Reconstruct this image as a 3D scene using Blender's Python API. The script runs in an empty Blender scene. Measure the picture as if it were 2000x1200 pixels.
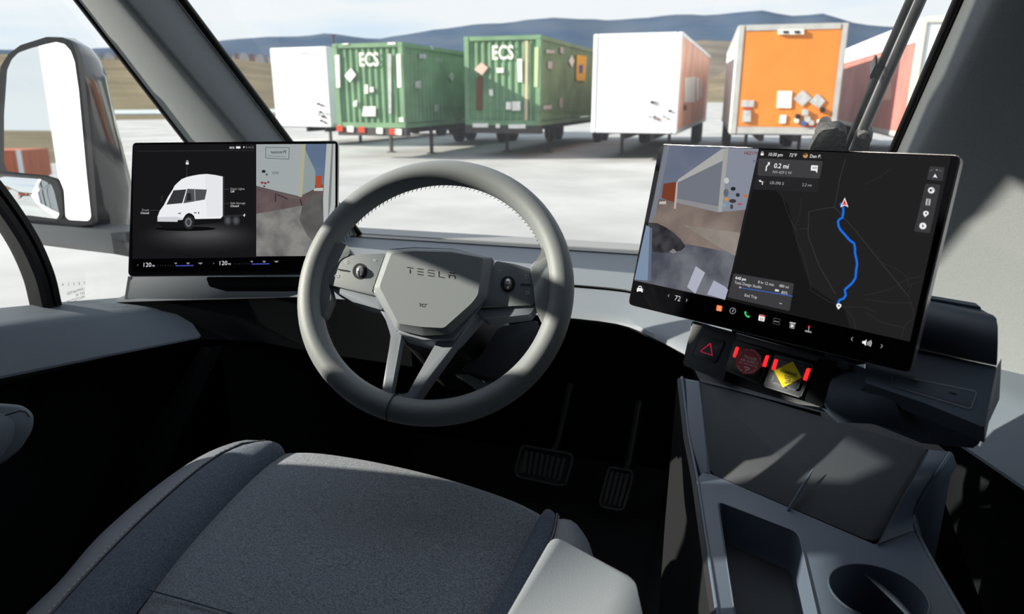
import bpy, bmesh, math, random
from mathutils import Vector, Matrix
random.seed(7)
C = bpy.context.scene.collection
R = math.radians
# ---------------------------------------------------------------- camera, sky, sun, exposure
F, EYE = 1400.0, Vector((0, 0, 2.35))
PITCH, YAW = R(16.3), R(17.5)
cam_d = bpy.data.cameras.new('camera'); cam_d.sensor_width = 36; cam_d.lens = F / 2000 * 36
cam_d.clip_start = .02; cam_d.clip_end = 6000
cam = bpy.data.objects.new('camera', cam_d); C.objects.link(cam)
cam.location = EYE; cam.rotation_euler = (math.pi / 2 - PITCH, 0, YAW)
scn = bpy.context.scene; scn.camera = cam
cam_d.dof.use_dof = True; cam_d.dof.focus_distance = 1.05; cam_d.dof.aperture_fstop = 6.3
scn.view_settings.view_transform = 'Standard'; scn.view_settings.look = 'None'
scn.view_settings.exposure = 0.0; scn.view_settings.gamma = 1; scn.view_settings.use_curve_mapping = False
def S(r, g, b, a=1.0):
    f = lambda c: (c / 255 / 12.92) if c / 255 <= .04045 else ((c / 255 + .055) / 1.055) ** 2.4
    return (f(r), f(g), f(b), a)
w = bpy.data.worlds.new('sky'); scn.world = w; w.use_nodes = True
nt = w.node_tree; nt.nodes.clear()
def nd(t, kind, **kw):
    n = t.nodes.new(kind)
    for k, v in kw.items():
        if hasattr(n, k): setattr(n, k, v)
        else: n.inputs[k].default_value = v
    return n
tc = nd(nt, 'ShaderNodeTexCoord'); sp = nd(nt, 'ShaderNodeSeparateXYZ'); nt.links.new(tc.outputs['Generated'], sp.inputs[0])
rp = nd(nt, 'ShaderNodeValToRGB'); nt.links.new(sp.outputs['Z'], rp.inputs[0])
els = rp.color_ramp.elements
els[0].position = 0; els[0].color = (.78, .88, .97, 1)
els[1].position = 1; els[1].color = (.16, .34, .80, 1)
e = els.new(.10); e.color = (.72, .87, 1.0, 1)
e = els.new(.35); e.color = (.42, .62, 1.0, 1)
mp = nd(nt, 'ShaderNodeMapping'); mp.inputs['Scale'].default_value = (2.2, 2.2, 13); nt.links.new(tc.outputs['Generated'], mp.inputs[0])
nz = nd(nt, 'ShaderNodeTexNoise'); nz.inputs['Scale'].default_value = 1.6; nz.inputs['Detail'].default_value = 5; nt.links.new(mp.outputs[0], nz.inputs[0])
cr = nd(nt, 'ShaderNodeValToRGB'); nt.links.new(nz.outputs['Fac'], cr.inputs[0])
cr.color_ramp.elements[0].position = .30; cr.color_ramp.elements[1].position = .52
mx = nd(nt, 'ShaderNodeMixRGB'); nt.links.new(cr.outputs[0], mx.inputs[0]); nt.links.new(rp.outputs[0], mx.inputs[1]); mx.inputs[2].default_value = (.93, .97, 1.0, 1)
bg = nd(nt, 'ShaderNodeBackground'); bg.inputs['Strength'].default_value = 1.0; nt.links.new(mx.outputs[0], bg.inputs[0])
wo = nd(nt, 'ShaderNodeOutputWorld'); nt.links.new(bg.outputs[0], wo.inputs[0])
SAZ, SEL = R(22), R(24)
sd = bpy.data.lights.new('sun', 'SUN'); sd.energy = 11; sd.angle = R(.6); sd.color = (1, .92, .77)
so = bpy.data.objects.new('sun', sd); C.objects.link(so)
sv = Vector((math.cos(SEL) * math.cos(SAZ), math.cos(SEL) * math.sin(SAZ), -math.sin(SEL)))
so.rotation_euler = sv.to_track_quat('-Z', 'Y').to_euler(); so.location = (-30, -12, 20)
# ---------------------------------------------------------------- geometry helpers
RM = cam.rotation_euler.to_matrix()
def ray(x, y): return RM @ Vector(((x - 1000) / F, (600 - y) / F, -1))
def onY(x, y, Y): d = ray(x, y); return EYE + d * (Y / d.y)
def onX(x, y, X): d = ray(x, y); return EYE + d * (X / d.x)
def onZ(x, y, Z): d = ray(x, y); return EYE + d * ((Z - EYE.z) / d.z)
class Frame:
    """a working plane: origin o, right u, up v, facing n"""
    def __init__(s, o, u, v, n): s.o, s.u, s.v, s.n = Vector(o), Vector(u).normalized(), Vector(v).normalized(), Vector(n).normalized()
    def P(s, a, b, c=0): return s.o + s.u * a + s.v * b + s.n * c
    def px(s, x, y, c=0):
        d = ray(x, y); o = s.o + s.n * c
        q = EYE + d * ((o - EYE).dot(s.n) / d.dot(s.n)) - s.o
        return (q.dot(s.u), q.dot(s.v))
    def at(s, x, y, c=0): a, b = s.px(x, y, c); return s.P(a, b, c)
def facing(o, yaw, el, roll=0):
    n = Vector((math.sin(yaw) * math.cos(el), -math.cos(yaw) * math.cos(el), math.sin(el)))
    u = Vector((math.cos(yaw), math.sin(yaw), 0)); v = n.cross(u)
    if v.z < 0: v = -v
    return Frame(o, u * math.cos(roll) + v * math.sin(roll), v * math.cos(roll) - u * math.sin(roll), n)
def plane3(a, b, c, o=None):
    u = (b - a).normalized(); n = u.cross(c - a).normalized(); v = n.cross(u)
    if n.dot(EYE - a) < 0: n = -n
    if v.z < 0: v = -v; u = -u
    return Frame(o or a, u, v, n)
def rnd(pts, r, n=4):
    out = []; N = len(pts)
    for i in range(N):
        p = Vector(pts[i]); a = Vector(pts[i - 1]); b = Vector(pts[(i + 1) % N])
        rr = r[i] if isinstance(r, (list, tuple)) else r
        la, lb = (a - p).length, (b - p).length; q = min(rr, la * .45, lb * .45)
        if q < 1e-6: out.append(tuple(p)); continue
        A = p + (a - p).normalized() * q; B = p + (b - p).normalized() * q
        for k in range(n + 1):
            t = k / n; out.append(tuple(A * (1 - t) ** 2 + p * 2 * t * (1 - t) + B * t * t))
    return out
def wloc(o):
    v = Vector((0, 0, 0))
    while o: v += o.location; o = o.parent
    return v
def link(name, me, mat, parent=None, loc=None):
    o = bpy.data.objects.new(name, me); C.objects.link(o)
    if mat: me.materials.append(mat)
    base = wloc(parent)
    if loc is not None: o.location = Vector(loc) - base; base = Vector(loc)
    if parent: o.parent = parent
    if base.length: me.transform(Matrix.Translation(-base))
    return o
def from_bm(name, bm, mat, parent=None, smooth=40, loc=None):
    bmesh.ops.recalc_face_normals(bm, faces=bm.faces)
    me = bpy.data.meshes.new(name); bm.to_mesh(me); bm.free()
    if smooth:
        for p in me.polygons: p.use_smooth = True
        me.set_sharp_from_angle(angle=R(smooth))
    return link(name, me, mat, parent, loc)
def bm_prism(bm, fr, loc2, c0, c1, bev=0, seg=2):
    """extruded outline; loc2 is a list of (a,b) in the frame; front face at c1"""
    A = [bm.verts.new(fr.P(a, b, c1)) for a, b in loc2]; B = [bm.verts.new(fr.P(a, b, c0)) for a, b in loc2]
    f = bm.faces.new(A); bm.faces.new(B[::-1]); N = len(A)
    for i in range(N): bm.faces.new((A[i], B[i], B[(i + 1) % N], A[(i + 1) % N]))
    if bev:
        ed = [bm.edges.get((A[i], A[(i + 1) % N])) for i in range(N)]
        bmesh.ops.bevel(bm, geom=ed, offset=bev, segments=seg, affect='EDGES', profile=.5, clamp_overlap=True)
def prism(name, fr, px, c0, c1, mat, parent=None, bev=0, seg=2, local=False, smooth=40):
    bm = bmesh.new(); bm_prism(bm, fr, px if local else [fr.px(x, y, c1) for x, y in px], c0, c1, bev, seg)
    return from_bm(name, bm, mat, parent, smooth)
def flat(name, fr, px, c, mat, parent, local=False):
    bm = bmesh.new()
    vs = [bm.verts.new(fr.P(*(p if local else fr.px(*p, c)), c)) for p in px]; f = bm.faces.new(vs)
    f.normal_update()
    if f.normal.dot(fr.n) < 0: f.normal_flip()
    me = bpy.data.meshes.new(name); bm.to_mesh(me); bm.free(); return link(name, me, mat, parent)
def loft(name, rows, mat, parent=None, closed=False, caps=False, smooth=50, thick=0, sub=0):
    bm = bmesh.new(); V = [[bm.verts.new(p) for p in r] for r in rows]; n = len(rows[0])
    for i in range(len(rows) - 1):
        for j in range(n if closed else n - 1):
            k = (j + 1) % n; bm.faces.new((V[i][j], V[i][k], V[i + 1][k], V[i + 1][j]))
    if caps: bm.faces.new(V[0][::-1]); bm.faces.new(V[-1])
    o = from_bm(name, bm, mat, parent, smooth)
    if thick: m = o.modifiers.new('thickness', 'SOLIDIFY'); m.thickness = thick; m.offset = -1
    if sub: m = o.modifiers.new('smooth', 'SUBSURF'); m.levels = sub; m.render_levels = sub
    return o
def bm_tube(bm, pts, r, n=8, closed=False):
    pts = [Vector(p) for p in pts]; rings = []; N = len(pts)
    for i, p in enumerate(pts):
        if closed: t = pts[(i + 1) % N] - pts[i - 1]
        else: t = pts[min(i + 1, N - 1)] - pts[max(i - 1, 0)]
        t.normalize(); a = t.cross(Vector((.13, .21, 1))).normalized(); b = t.cross(a)
        rr = r[i] if isinstance(r, (list, tuple)) else r
        rings.append([bm.verts.new(p + a * rr * math.cos(2 * math.pi * k / n) + b * rr * math.sin(2 * math.pi * k / n)) for k in range(n)])
    for i in range(N if closed else N - 1):
        j = (i + 1) % N
        for k in range(n): bm.faces.new((rings[i][k], rings[i][(k + 1) % n], rings[j][(k + 1) % n], rings[j][k]))
    if not closed: bm.faces.new(rings[0][::-1]); bm.faces.new(rings[-1])
def tube(name, pts, r, mat, parent=None, n=8, closed=False):
    bm = bmesh.new(); bm_tube(bm, pts, r, n, closed); return from_bm(name, bm, mat, parent, 60)
def bm_box(bm, lo, hi, rot=0, org=(0, 0, 0)):
    c, s = math.cos(rot), math.sin(rot); vs = []
    for x in (lo[0], hi[0]):
        for y in (lo[1], hi[1]):
            for z in (lo[2], hi[2]): vs.append(bm.verts.new((org[0] + x * c - y * s, org[1] + x * s + y * c, org[2] + z)))
    for f in ((0, 1, 3, 2), (4, 6, 7, 5), (0, 4, 5, 1), (2, 3, 7, 6), (0, 2, 6, 4), (1, 5, 7, 3)): bm.faces.new([vs[i] for i in f])
def box(name, lo, hi, mat, parent=None, bev=0):
    bm = bmesh.new(); bm_box(bm, lo, hi)
    if bev: bmesh.ops.bevel(bm, geom=bm.edges[:], offset=bev, segments=2, affect='EDGES')
    return from_bm(name, bm, mat, parent, 40)
def catmull(pts, n=6):
    pts = [Vector(p) for p in pts]; P = [pts[0] * 2 - pts[1]] + pts + [pts[-1] * 2 - pts[-2]]; out = []
    for i in range(1, len(P) - 2):
        for k in range(n):
            t = k / n; a, b, c, d = P[i - 1], P[i], P[i + 1], P[i + 2]
            out.append(.5 * (2 * b + (c - a) * t + (2 * a - 5 * b + 4 * c - d) * t * t + (3 * b - a - 3 * c + d) * t ** 3))
    return out + [pts[-1]]
def resample(pts, n):
    pts = [Vector(p) for p in pts]; L = [0]
    for a, b in zip(pts, pts[1:]): L.append(L[-1] + (b - a).length)
    out = []; i = 0
    for k in range(n):
        t = L[-1] * k / (n - 1)
        while i < len(L) - 2 and L[i + 1] < t: i += 1
        f = (t - L[i]) / max(L[i + 1] - L[i], 1e-9); out.append(pts[i].lerp(pts[i + 1], min(f, 1)))
    return out
def text_mesh(name, s, fr, x, y, h, mat, parent, c, align='LEFT', mirror=False, bold=0, squash=1.0):
    """lettering lying in the frame's plane, h = cap height in photo pixels at that spot"""
    cu = bpy.data.curves.new(name, 'FONT'); cu.body = s; cu.align_x = align; cu.size = 1; cu.offset = bold; cu.resolution_u = 3
    o = bpy.data.objects.new(name, cu); me = bpy.data.meshes.new_from_object(o); bpy.data.objects.remove(o); bpy.data.curves.remove(cu)
    a0, b0 = fr.px(x, y, c); a1, b1 = fr.px(x, y - h, c); k = math.hypot(a1 - a0, b1 - b0) / .7
    for v in me.vertices: v.co = fr.P(a0 + (-1 if mirror else 1) * v.co.x * k * squash, b0 + v.co.y * k, c)
    me.name = name; return link(name, me, mat, parent)
# ---------------------------------------------------------------- tagging
def tag(o, label=None, cat=None, group=None, kind=None):
    if label: o['label'] = label
    if cat: o['category'] = cat
    if group: o['group'] = group
    if kind: o['kind'] = kind
    return o
def thing(name, loc, label, cat, group=None):
    o = bpy.data.objects.new(name, None); C.objects.link(o); o.location = loc; o.empty_display_size = .05
    return tag(o, label, cat, group)
# ---------------------------------------------------------------- materials
MATS = {}
BLUE_SHADE = {'dash_plastic', 'dark_plastic', 'wheel_leather', 'hub_plastic', 'satin_spoke', 'pillar_fabric', 'headliner', 'door_trim', 'console_plastic', 'bin_lid', 'seat_fabric', 'bolster_fabric', 'seat_leather', 'armrest_vinyl', 'pale_gravel', 'trailer_white', 'white_paint'}
def mat(name, col, rough=.5, spec=.5, metal=0, noise=0, nscale=40, bump=0, bscale=300, emit=0, col2=None, detail=3, bdetail=2, sheen=0):
    if name in BLUE_SHADE:          # blue of skylit shade put into these base colours
        k = (.965, 1, 1.05) if name in ('pale_gravel', 'trailer_white', 'white_paint') else (.925, 1, 1.10)
        col = tuple(c * q for c, q in zip(col, k)); col2 = tuple(c * q for c, q in zip(col2, k)) if col2 else None
    m = bpy.data.materials.new(name); m.use_nodes = True; t = m.node_tree; b = t.nodes['Principled BSDF']; MATS[name] = m
    col = tuple(col[:3]) + (1,)
    b.inputs['Base Color'].default_value = col; b.inputs['Roughness'].default_value = rough
    b.inputs['Specular IOR Level'].default_value = spec; b.inputs['Metallic'].default_value = metal
    if sheen: b.inputs['Sheen Weight'].default_value = sheen
    if emit:
        b.inputs['Emission Color'].default_value = col; b.inputs['Emission Strength'].default_value = emit
    tcn = t.nodes.new('ShaderNodeTexCoord')
    if noise or col2:
        n = t.nodes.new('ShaderNodeTexNoise'); n.inputs['Scale'].default_value = nscale; n.inputs['Detail'].default_value = detail
        t.links.new(tcn.outputs['Object'], n.inputs[0]); r = t.nodes.new('ShaderNodeValToRGB')
        k = noise or .0
        r.color_ramp.elements[0].position = .33; r.color_ramp.elements[1].position = .67
        r.color_ramp.elements[0].color = tuple(c * (1 - k) for c in col[:3]) + (1,)
        r.color_ramp.elements[1].color = (tuple(col2[:3]) + (1,)) if col2 else tuple(min(1, c * (1 + k)) for c in col[:3]) + (1,)
        t.links.new(n.outputs['Fac'], r.inputs[0]); t.links.new(r.outputs[0], b.inputs['Base Color'])
        if emit: t.links.new(r.outputs[0], b.inputs['Emission Color'])
    if bump:
        n = t.nodes.new('ShaderNodeTexNoise'); n.inputs['Scale'].default_value = bscale; n.inputs['Detail'].default_value = bdetail
        t.links.new(tcn.outputs['Object'], n.inputs[0]); bp = t.nodes.new('ShaderNodeBump'); bp.inputs['Strength'].default_value = bump; bp.inputs['Distance'].default_value = .002
        t.links.new(n.outputs['Fac'], bp.inputs['Height']); t.links.new(bp.outputs[0], b.inputs['Normal'])
    return m
def emis(name, col, k=1.0, noise=0, nscale=30, col2=None):
    """a lit display colour"""
    m = bpy.data.materials.new(name); m.use_nodes = True; t = m.node_tree; t.nodes.clear(); MATS[name] = m
    e = t.nodes.new('ShaderNodeEmission'); e.inputs[0].default_value = tuple(col[:3]) + (1,); e.inputs[1].default_value = k
    if col2:
        tcn = t.nodes.new('ShaderNodeTexCoord'); n = t.nodes.new('ShaderNodeTexNoise'); n.inputs['Scale'].default_value = nscale; n.inputs['Detail'].default_value = 6
        t.links.new(tcn.outputs['Object'], n.inputs[0]); r = t.nodes.new('ShaderNodeValToRGB'); t.links.new(n.outputs['Fac'], r.inputs[0])
        r.color_ramp.elements[0].position = .35; r.color_ramp.elements[1].position = .65
        r.color_ramp.elements[0].color = tuple(col[:3]) + (1,); r.color_ramp.elements[1].color = tuple(col2[:3]) + (1,); t.links.new(r.outputs[0], e.inputs[0])
    o = t.nodes.new('ShaderNodeOutputMaterial'); t.links.new(e.outputs[0], o.inputs[0]); return m
def pane_mat(name, tint=(1, 1, 1), refl=.035, rough=0.0, dust_haze=0):
    m = bpy.data.materials.new(name); m.use_nodes = True; t = m.node_tree; t.nodes.clear()
    a = t.nodes.new('ShaderNodeBsdfTransparent'); a.inputs[0].default_value = tuple(tint) + (1,)
    g = t.nodes.new('ShaderNodeBsdfGlossy'); g.inputs['Roughness'].default_value = rough
    lw = t.nodes.new('ShaderNodeLayerWeight'); lw.inputs[0].default_value = .5      # facing: same from both sides of the pane
    pw = t.nodes.new('ShaderNodeMath'); pw.operation = 'POWER'; pw.inputs[1].default_value = 5; t.links.new(lw.outputs['Facing'], pw.inputs[0])
    ma = t.nodes.new('ShaderNodeMath'); ma.operation = 'MULTIPLY_ADD'; ma.inputs[1].default_value = .8; ma.inputs[2].default_value = refl; t.links.new(pw.outputs[0], ma.inputs[0])
    mxs = t.nodes.new('ShaderNodeMixShader'); o = t.nodes.new('ShaderNodeOutputMaterial')
    src = a
    if dust_haze:  # thin dust veil that also stands in for glare haze over the outdoors
        d = t.nodes.new('ShaderNodeBsdfTranslucent'); d.inputs[0].default_value = (.9, .92, .95, 1); md = t.nodes.new('ShaderNodeMixShader')
        tcn = t.nodes.new('ShaderNodeTexCoord'); n = t.nodes.new('ShaderNodeTexNoise'); n.inputs['Scale'].default_value = 6; n.inputs['Detail'].default_value = 8
        mr = t.nodes.new('ShaderNodeMapRange'); mr.inputs['To Min'].default_value = dust_haze * .6; mr.inputs['To Max'].default_value = dust_haze * 1.4
        t.links.new(tcn.outputs['Object'], n.inputs[0]); t.links.new(n.outputs['Fac'], mr.inputs[0]); t.links.new(mr.outputs[0], md.inputs[0])
        t.links.new(a.outputs[0], md.inputs[1]); t.links.new(d.outputs[0], md.inputs[2]); src = md
    t.links.new(ma.outputs[0], mxs.inputs[0]); t.links.new(src.outputs[0], mxs.inputs[1]); t.links.new(g.outputs[0], mxs.inputs[2]); t.links.new(mxs.outputs[0], o.inputs[0])
    return m
dash_m = mat('dash_plastic', (.17, .178, .186), .55, .4, bump=.12, bscale=900)
dashdark_m = mat('dark_plastic', (.034, .038, .045), .5, .4, bump=.1, bscale=900)
black_m = mat('black_plastic', (.012, .013, .015), .45, .4)
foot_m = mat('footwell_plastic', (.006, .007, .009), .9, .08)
carpet_m = mat('carpet', (.016, .0165, .018), .95, .1, noise=.3, nscale=400, bump=.5, bscale=700)
rubber_m = mat('black_rubber', (.008, .008, .009), .3, .25)
wheel_m = mat('wheel_leather', (.19, .195, .188), .5, .35, bump=.18, bscale=1100)
hub_m = mat('hub_plastic', (.20, .208, .205), .5, .4, bump=.1, bscale=1200)
spoke_m = mat('satin_spoke', (.25, .258, .275), .32, .5)
silver_m = mat('satin_silver', (.45, .45, .47), .3, .5, metal=.7)
pillar_m = mat('pillar_fabric', (.21, .213, .205), .9, .15, noise=.08, nscale=500, bump=.25, bscale=900)
headliner_m = mat('headliner', (.12, .125, .135), .95, .1)
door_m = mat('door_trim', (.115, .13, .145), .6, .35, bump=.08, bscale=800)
console_m = mat('console_plastic', (.080, .097, .124), .42, .5, bump=.06, bscale=900)
bin_m = mat('bin_lid', (.03, .032, .036), .6, .3, bump=.2, bscale=900)
fabric_m = mat('seat_fabric', (.095, .099, .108), .95, .1, noise=.0, col2=(.25, .257, .27), nscale=420, detail=5, bump=.6, bscale=800, sheen=.15)
fabric2_m = mat('bolster_fabric', (.055, .066, .082), .95, .1, col2=(.12, .138, .165), nscale=420, detail=5, bump=.6, bscale=800, sheen=.1)
leather_m = mat('seat_leather', (.15, .153, .165), .5, .35, bump=.2, bscale=500)
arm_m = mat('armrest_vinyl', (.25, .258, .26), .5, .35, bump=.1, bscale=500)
stitch_m = mat('thread', (.45, .45, .46), .8, .2)
screen_m = mat('screen_glass', (.003, .003, .004), .06, .3)
edge_m = mat('display_edge', (.42, .42, .44), .28, .5, metal=.8)
white_m = mat('white_paint', (.82, .83, .83), .35, .4)
frit_m = mat('black_frit', (.006, .006, .007), .3, .4)
glass_m = pane_mat('window_glass', (.97, .985, .98)); dusty_hazy_m = pane_mat('dusty_hazy_windscreen', (.98, .99, .985), dust_haze=.03)
mirror_m = mat('mirror_silver', (.86, .89, .90), .015, .5, metal=1)
mirrorbody_m = mat('mirror_housing_gloss', (.035, .036, .04), .12, .6)
mirrorframe_m = mat('mirror_frame_plastic', (.06, .062, .065), .5, .4)
gravel_m = mat('pale_gravel', (.33, .328, .322), .95, .1, col2=(.44, .437, .43), nscale=.5, detail=9, bump=.3, bscale=6)
green_m = mat('green_container_paint', (.15, .27, .16), .6, .3, noise=.18, nscale=1.2, detail=6)
trailerwhite_m = mat('trailer_white', (.74, .75, .74), .5, .3, noise=.05, nscale=1.0)
orange_m = mat('orange_panel', (.64, .215, .035), .5, .3, noise=.06, nscale=1.5)
alu_m = mat('aluminium_frame', (.40, .41, .41), .45, .4, noise=.1, nscale=3)
tyre_m = mat('tyre', (.02, .02, .02), .8, .2)
chassis_m = mat('chassis_steel', (.05, .045, .045), .6, .3)
# ---------------------------------------------------------------- setting: ground and hills
GZ = .55
def ground():
    bm = bmesh.new(); n = 60
    for (lo, hi) in ((-400, 400),):
        vs = [[bm.verts.new((lo + (hi - lo) * i / n, lo + (hi - lo) * j / n, GZ)) for j in range(n + 1)] for i in range(n + 1)]
        for i in range(n):
            for j in range(n): bm.faces.new((vs[i][j], vs[i + 1][j], vs[i + 1][j + 1], vs[i][j + 1]))
    return from_bm('ground', bm, gravel_m)
tag(ground(), kind='structure')
def az(x): d = ray(x, 190); return math.degrees(math.atan2(d.x, d.y))
def el(x, y): d = ray(x, y); return d.z / math.hypot(d.x, d.y)
def hills(name, m, prof, r0, r1, z0, rough, rows=14, seed=1):
    """ring of rising land: prof = [(azimuth deg, ridge slope)], foot at radius r0, ridge at r1"""
    rr = random.Random(seed); bm = bmesh.new(); grid = []
    a0, a1 = prof[0][0], prof[-1][0]; n = int((a1 - a0) / 1.0) + 1
    ph = [rr.uniform(0, 6.28) for _ in range(8)]
    for i in range(n + 1):
        a = a0 + (a1 - a0) * i / n
        for (p, q) in zip(prof, prof[1:]):
            if p[0] <= a <= q[0] + 1e-6: s = p[1] + (q[1] - p[1]) * (a - p[0]) / max(1e-6, q[0] - p[0]); break
        col = []
        for j in range(rows + 1):
            t = j / rows; r = r0 + (r1 - r0) * t
            h = (EYE.z + s * r1 - z0) * (t ** 1.25)
            wob = sum(math.sin(a * (.35 + .45 * k) + ph[k] + t * 3 * (k % 3)) / (k + 1) for k in range(6))
            h += rough * wob * t * (1 - t * .75)
            col.append(bm.verts.new((r * math.sin(R(a)), r * math.cos(R(a)), z0 + h)))
        r = r1 * 1.3; col.append(bm.verts.new((r * math.sin(R(a)), r * math.cos(R(a)), z0 - 5))); grid.append(col)
    for i in range(n):
        for j in range(rows + 1): bm.faces.new((grid[i][j], grid[i + 1][j], grid[i + 1][j + 1], grid[i][j + 1]))
    return tag(from_bm(name, bm, m, smooth=80), kind='structure')
mount_m = mat('far_hazed_mountain', (.055, .088, .145), 1, 0, col2=(.085, .112, .16), nscale=.006, detail=6)  # distance haze put into the blue of the mountain colour
tan_m = mat('dry_grass_hill', (.125, .11, .08), 1, 0, col2=(.23, .20, .145), nscale=.03, detail=8)
brown_m = mat('brown_scrub_hill', (.13, .118, .108), 1, 0, col2=(.20, .175, .15), nscale=.02, detail=7)
P = lambda pts: [(az(x), el(x, y)) for x, y in pts]
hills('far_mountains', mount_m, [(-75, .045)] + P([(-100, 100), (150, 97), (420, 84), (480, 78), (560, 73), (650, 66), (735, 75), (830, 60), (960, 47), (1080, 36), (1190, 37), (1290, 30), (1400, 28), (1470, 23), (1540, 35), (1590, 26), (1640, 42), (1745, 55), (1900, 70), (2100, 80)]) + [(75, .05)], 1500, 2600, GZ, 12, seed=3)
hills('brown_hills', brown_m, [(-60, .03)] + P([(300, 108), (560, 112), (800, 118), (1000, 120), (1360, 78), (1440, 82), (1640, 108), (1745, 58), (1850, 30), (2000, 20)]) + [(70, .07)], 360, 900, GZ, 2.0, seed=5)
hills('dry_field', tan_m, [(-200, .012), (-85, .02)] + P([(0, 105), (200, 116), (430, 110), (535, 125), (640, 155), (700, 180)]), 70, 330, GZ, .8, seed=8)
hills('dry_field', tan_m, P([(1340, 150), (1440, 128), (1640, 120), (1745, 62), (1850, 58)]) + [(60, .04), (160, .035)], 300, 620, GZ, 1.0, seed=9)
road_m = mat('far_road', (.42, .47, .50), .9, .1)
def arcband(name, m, a0, a1, r0, r1, z0, z1, n=24):
    bm = bmesh.new(); p = None
    for i in range(n + 1):
        a = R(a0 + (a1 - a0) * i / n)
        q = [bm.verts.new((r * math.sin(a), r * math.cos(a), z)) for r, z in ((r0, GZ - .3), (r0, z0), (r1, z1), (r1, GZ - .3))]
        if p:
            for k in range(3): bm.faces.new((p[k], p[k + 1], q[k + 1], q[k]))
        p = q
    return tag(from_bm(name, bm, m), kind='structure')
arcband('far_road', road_m, az(-200), az(560), 78, 84, GZ + .35, GZ + .62)
ORD = 'first second third fourth fifth sixth seventh eighth ninth tenth last'.split()
for k, (x, y0, y1, wd, cl) in enumerate([(186, 97, 108, 5, 0), (198, 99, 108, 4, 1), (212, 98, 110, 7, 0), (228, 100, 110, 5, 2), (436, 96, 108, 6, 2), (449, 97, 109, 6, 1), (462, 95, 110, 5, 2), (476, 96, 110, 8, 0), (492, 98, 112, 7, 2), (508, 98, 112, 6, 0), (520, 100, 113, 5, 1)]):
    bm = bmesh.new(); D = 345; d = ray(x, y1); g = D / math.hypot(d.x, d.y); p = EYE + d * g
    h = (y1 - y0) / 1460 * D * .25; wdt = wd / 1460 * D * .72
    bm_box(bm, (-wdt, -3, -6), (wdt, 3, h), -R(az(x)), p)
    bm_prism(bm, Frame(p + Vector((0, 0, h)), (math.cos(R(az(x))), -math.sin(R(az(x))), 0), (0, 0, 1), (-math.sin(R(az(x))), -math.cos(R(az(x))), 0)), [(-wdt * 1.05, 0), (wdt * 1.05, 0), (0, wdt * .5)], -3.1, 3.1)
    m = MATS.get('shed%d' % cl) or mat('shed%d' % cl, ((.50, .51, .53), (.28, .32, .36), (.30, .22, .21))[cl], .8, .2)
    o = from_bm('far_building', bm, m)
    ws = ('pale', 'grey-blue', 'reddish')[cl]
    tag(o, '%s gabled shed, %s from the left in the distant row on the field skyline' % (ws, ORD[k]), 'building', 'sheds on the far field skyline')
# utility pole and weather mast seen over the trailers
pole = thing('utility_pole', onY(650, 110, 60), 'thin dark pole with a short crossbar, rising behind the left green container', 'pole')
b = onY(650, 90, 60); tube('post', [(b.x, b.y, GZ), onY(650, 67, 60)], .09, chassis_m, pole); tube('crossbar', [onY(645, 68, 60), onY(656, 68, 60)], .07, chassis_m, pole)
# ---------------------------------------------------------------- trailers
class Body:
    def __init__(s, X, Y, a, w, L, zb, zt):
        s.X, s.Y, s.a, s.w, s.L, s.zb, s.zt = X, Y, a, w, L, zb, zt
        s.u = Vector((math.cos(a), math.sin(a), 0)); s.f = Vector((-math.sin(a), math.cos(a), 0)); s.o = Vector((X, Y, 0)); s.z = Vector((0, 0, 1))
    def P(s, x, y, z): return s.o + s.u * x + s.f * y + s.z * z      # x across, y back along the trailer
    def front(s): return Frame(s.P(0, 0, (s.zb + s.zt) / 2), s.u, s.z, -s.f)
    def right(s): return Frame(s.P(s.w / 2, s.L / 2, (s.zb + s.zt) / 2), s.f, s.z, s.u)
    def left(s): return Frame(s.P(-s.w / 2, s.L / 2, (s.zb + s.zt) / 2), -s.f, s.z, -s.u)
    def box(s, name, lo, hi, m, par, bev=0):
        bm = bmesh.new(); vs = []
        for x in (lo[0], hi[0]):
            for y in (lo[1], hi[1]):
                for z in (lo[2], hi[2]): vs.append(bm.verts.new(s.P(x, y, z)))
        for f in ((0, 1, 3, 2), (4, 6, 7, 5), (0, 4, 5, 1), (2, 3, 7, 6), (0, 2, 6, 4), (1, 5, 7, 3)): bm.faces.new([vs[i] for i in f])
        if bev: bmesh.ops.bevel(bm, geom=bm.edges[:], offset=bev, segments=2, affect='EDGES')
        return from_bm(name, bm, m, par)
def running_gear(B, par, legs=True):
    for x in (-.75, .75):
        if legs:
            B.box('landing_leg', (x - .045, 2.6, GZ + .02), (x + .045, 2.7, B.zb), chassis_m, par)
            B.box('leg_foot', (x - .12, 2.53, GZ), (x + .12, 2.77, GZ + .03), chassis_m, par)
    B.box('chassis_beam', (-.5, .8, B.zb - .22), (-.38, B.L - .3, B.zb), chassis_m, par); B.box('chassis_beam', (.38, .8, B.zb - .22), (.5, B.L - .3, B.zb), chassis_m, par)
    for y in (B.L - 3.0, B.L - 1.7):
        for x in (-B.w / 2 + .18, B.w / 2 - .18):
            bm = bmesh.new(); r = .46; n = 20
            A = [[bm.verts.new(B.P(x + sx, y + q * math.cos(2 * math.pi * k / n), GZ + r + q * math.sin(2 * math.pi * k / n))) for k in range(n)] for sx, q in ((-.15, r * .9), (-.12, r), (.12, r), (.15, r * .9), (.15, r * .5), (.10, r * .45))]
            for i in range(5):
                for k in range(n): bm.faces.new((A[i][k], A[i][(k + 1) % n], A[i + 1][(k + 1) % n], A[i + 1][k]))
            bm.faces.new(A[0][::-1]); bm.faces.new(A[-1]); from_bm('wheel', bm, tyre_m, par)
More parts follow.
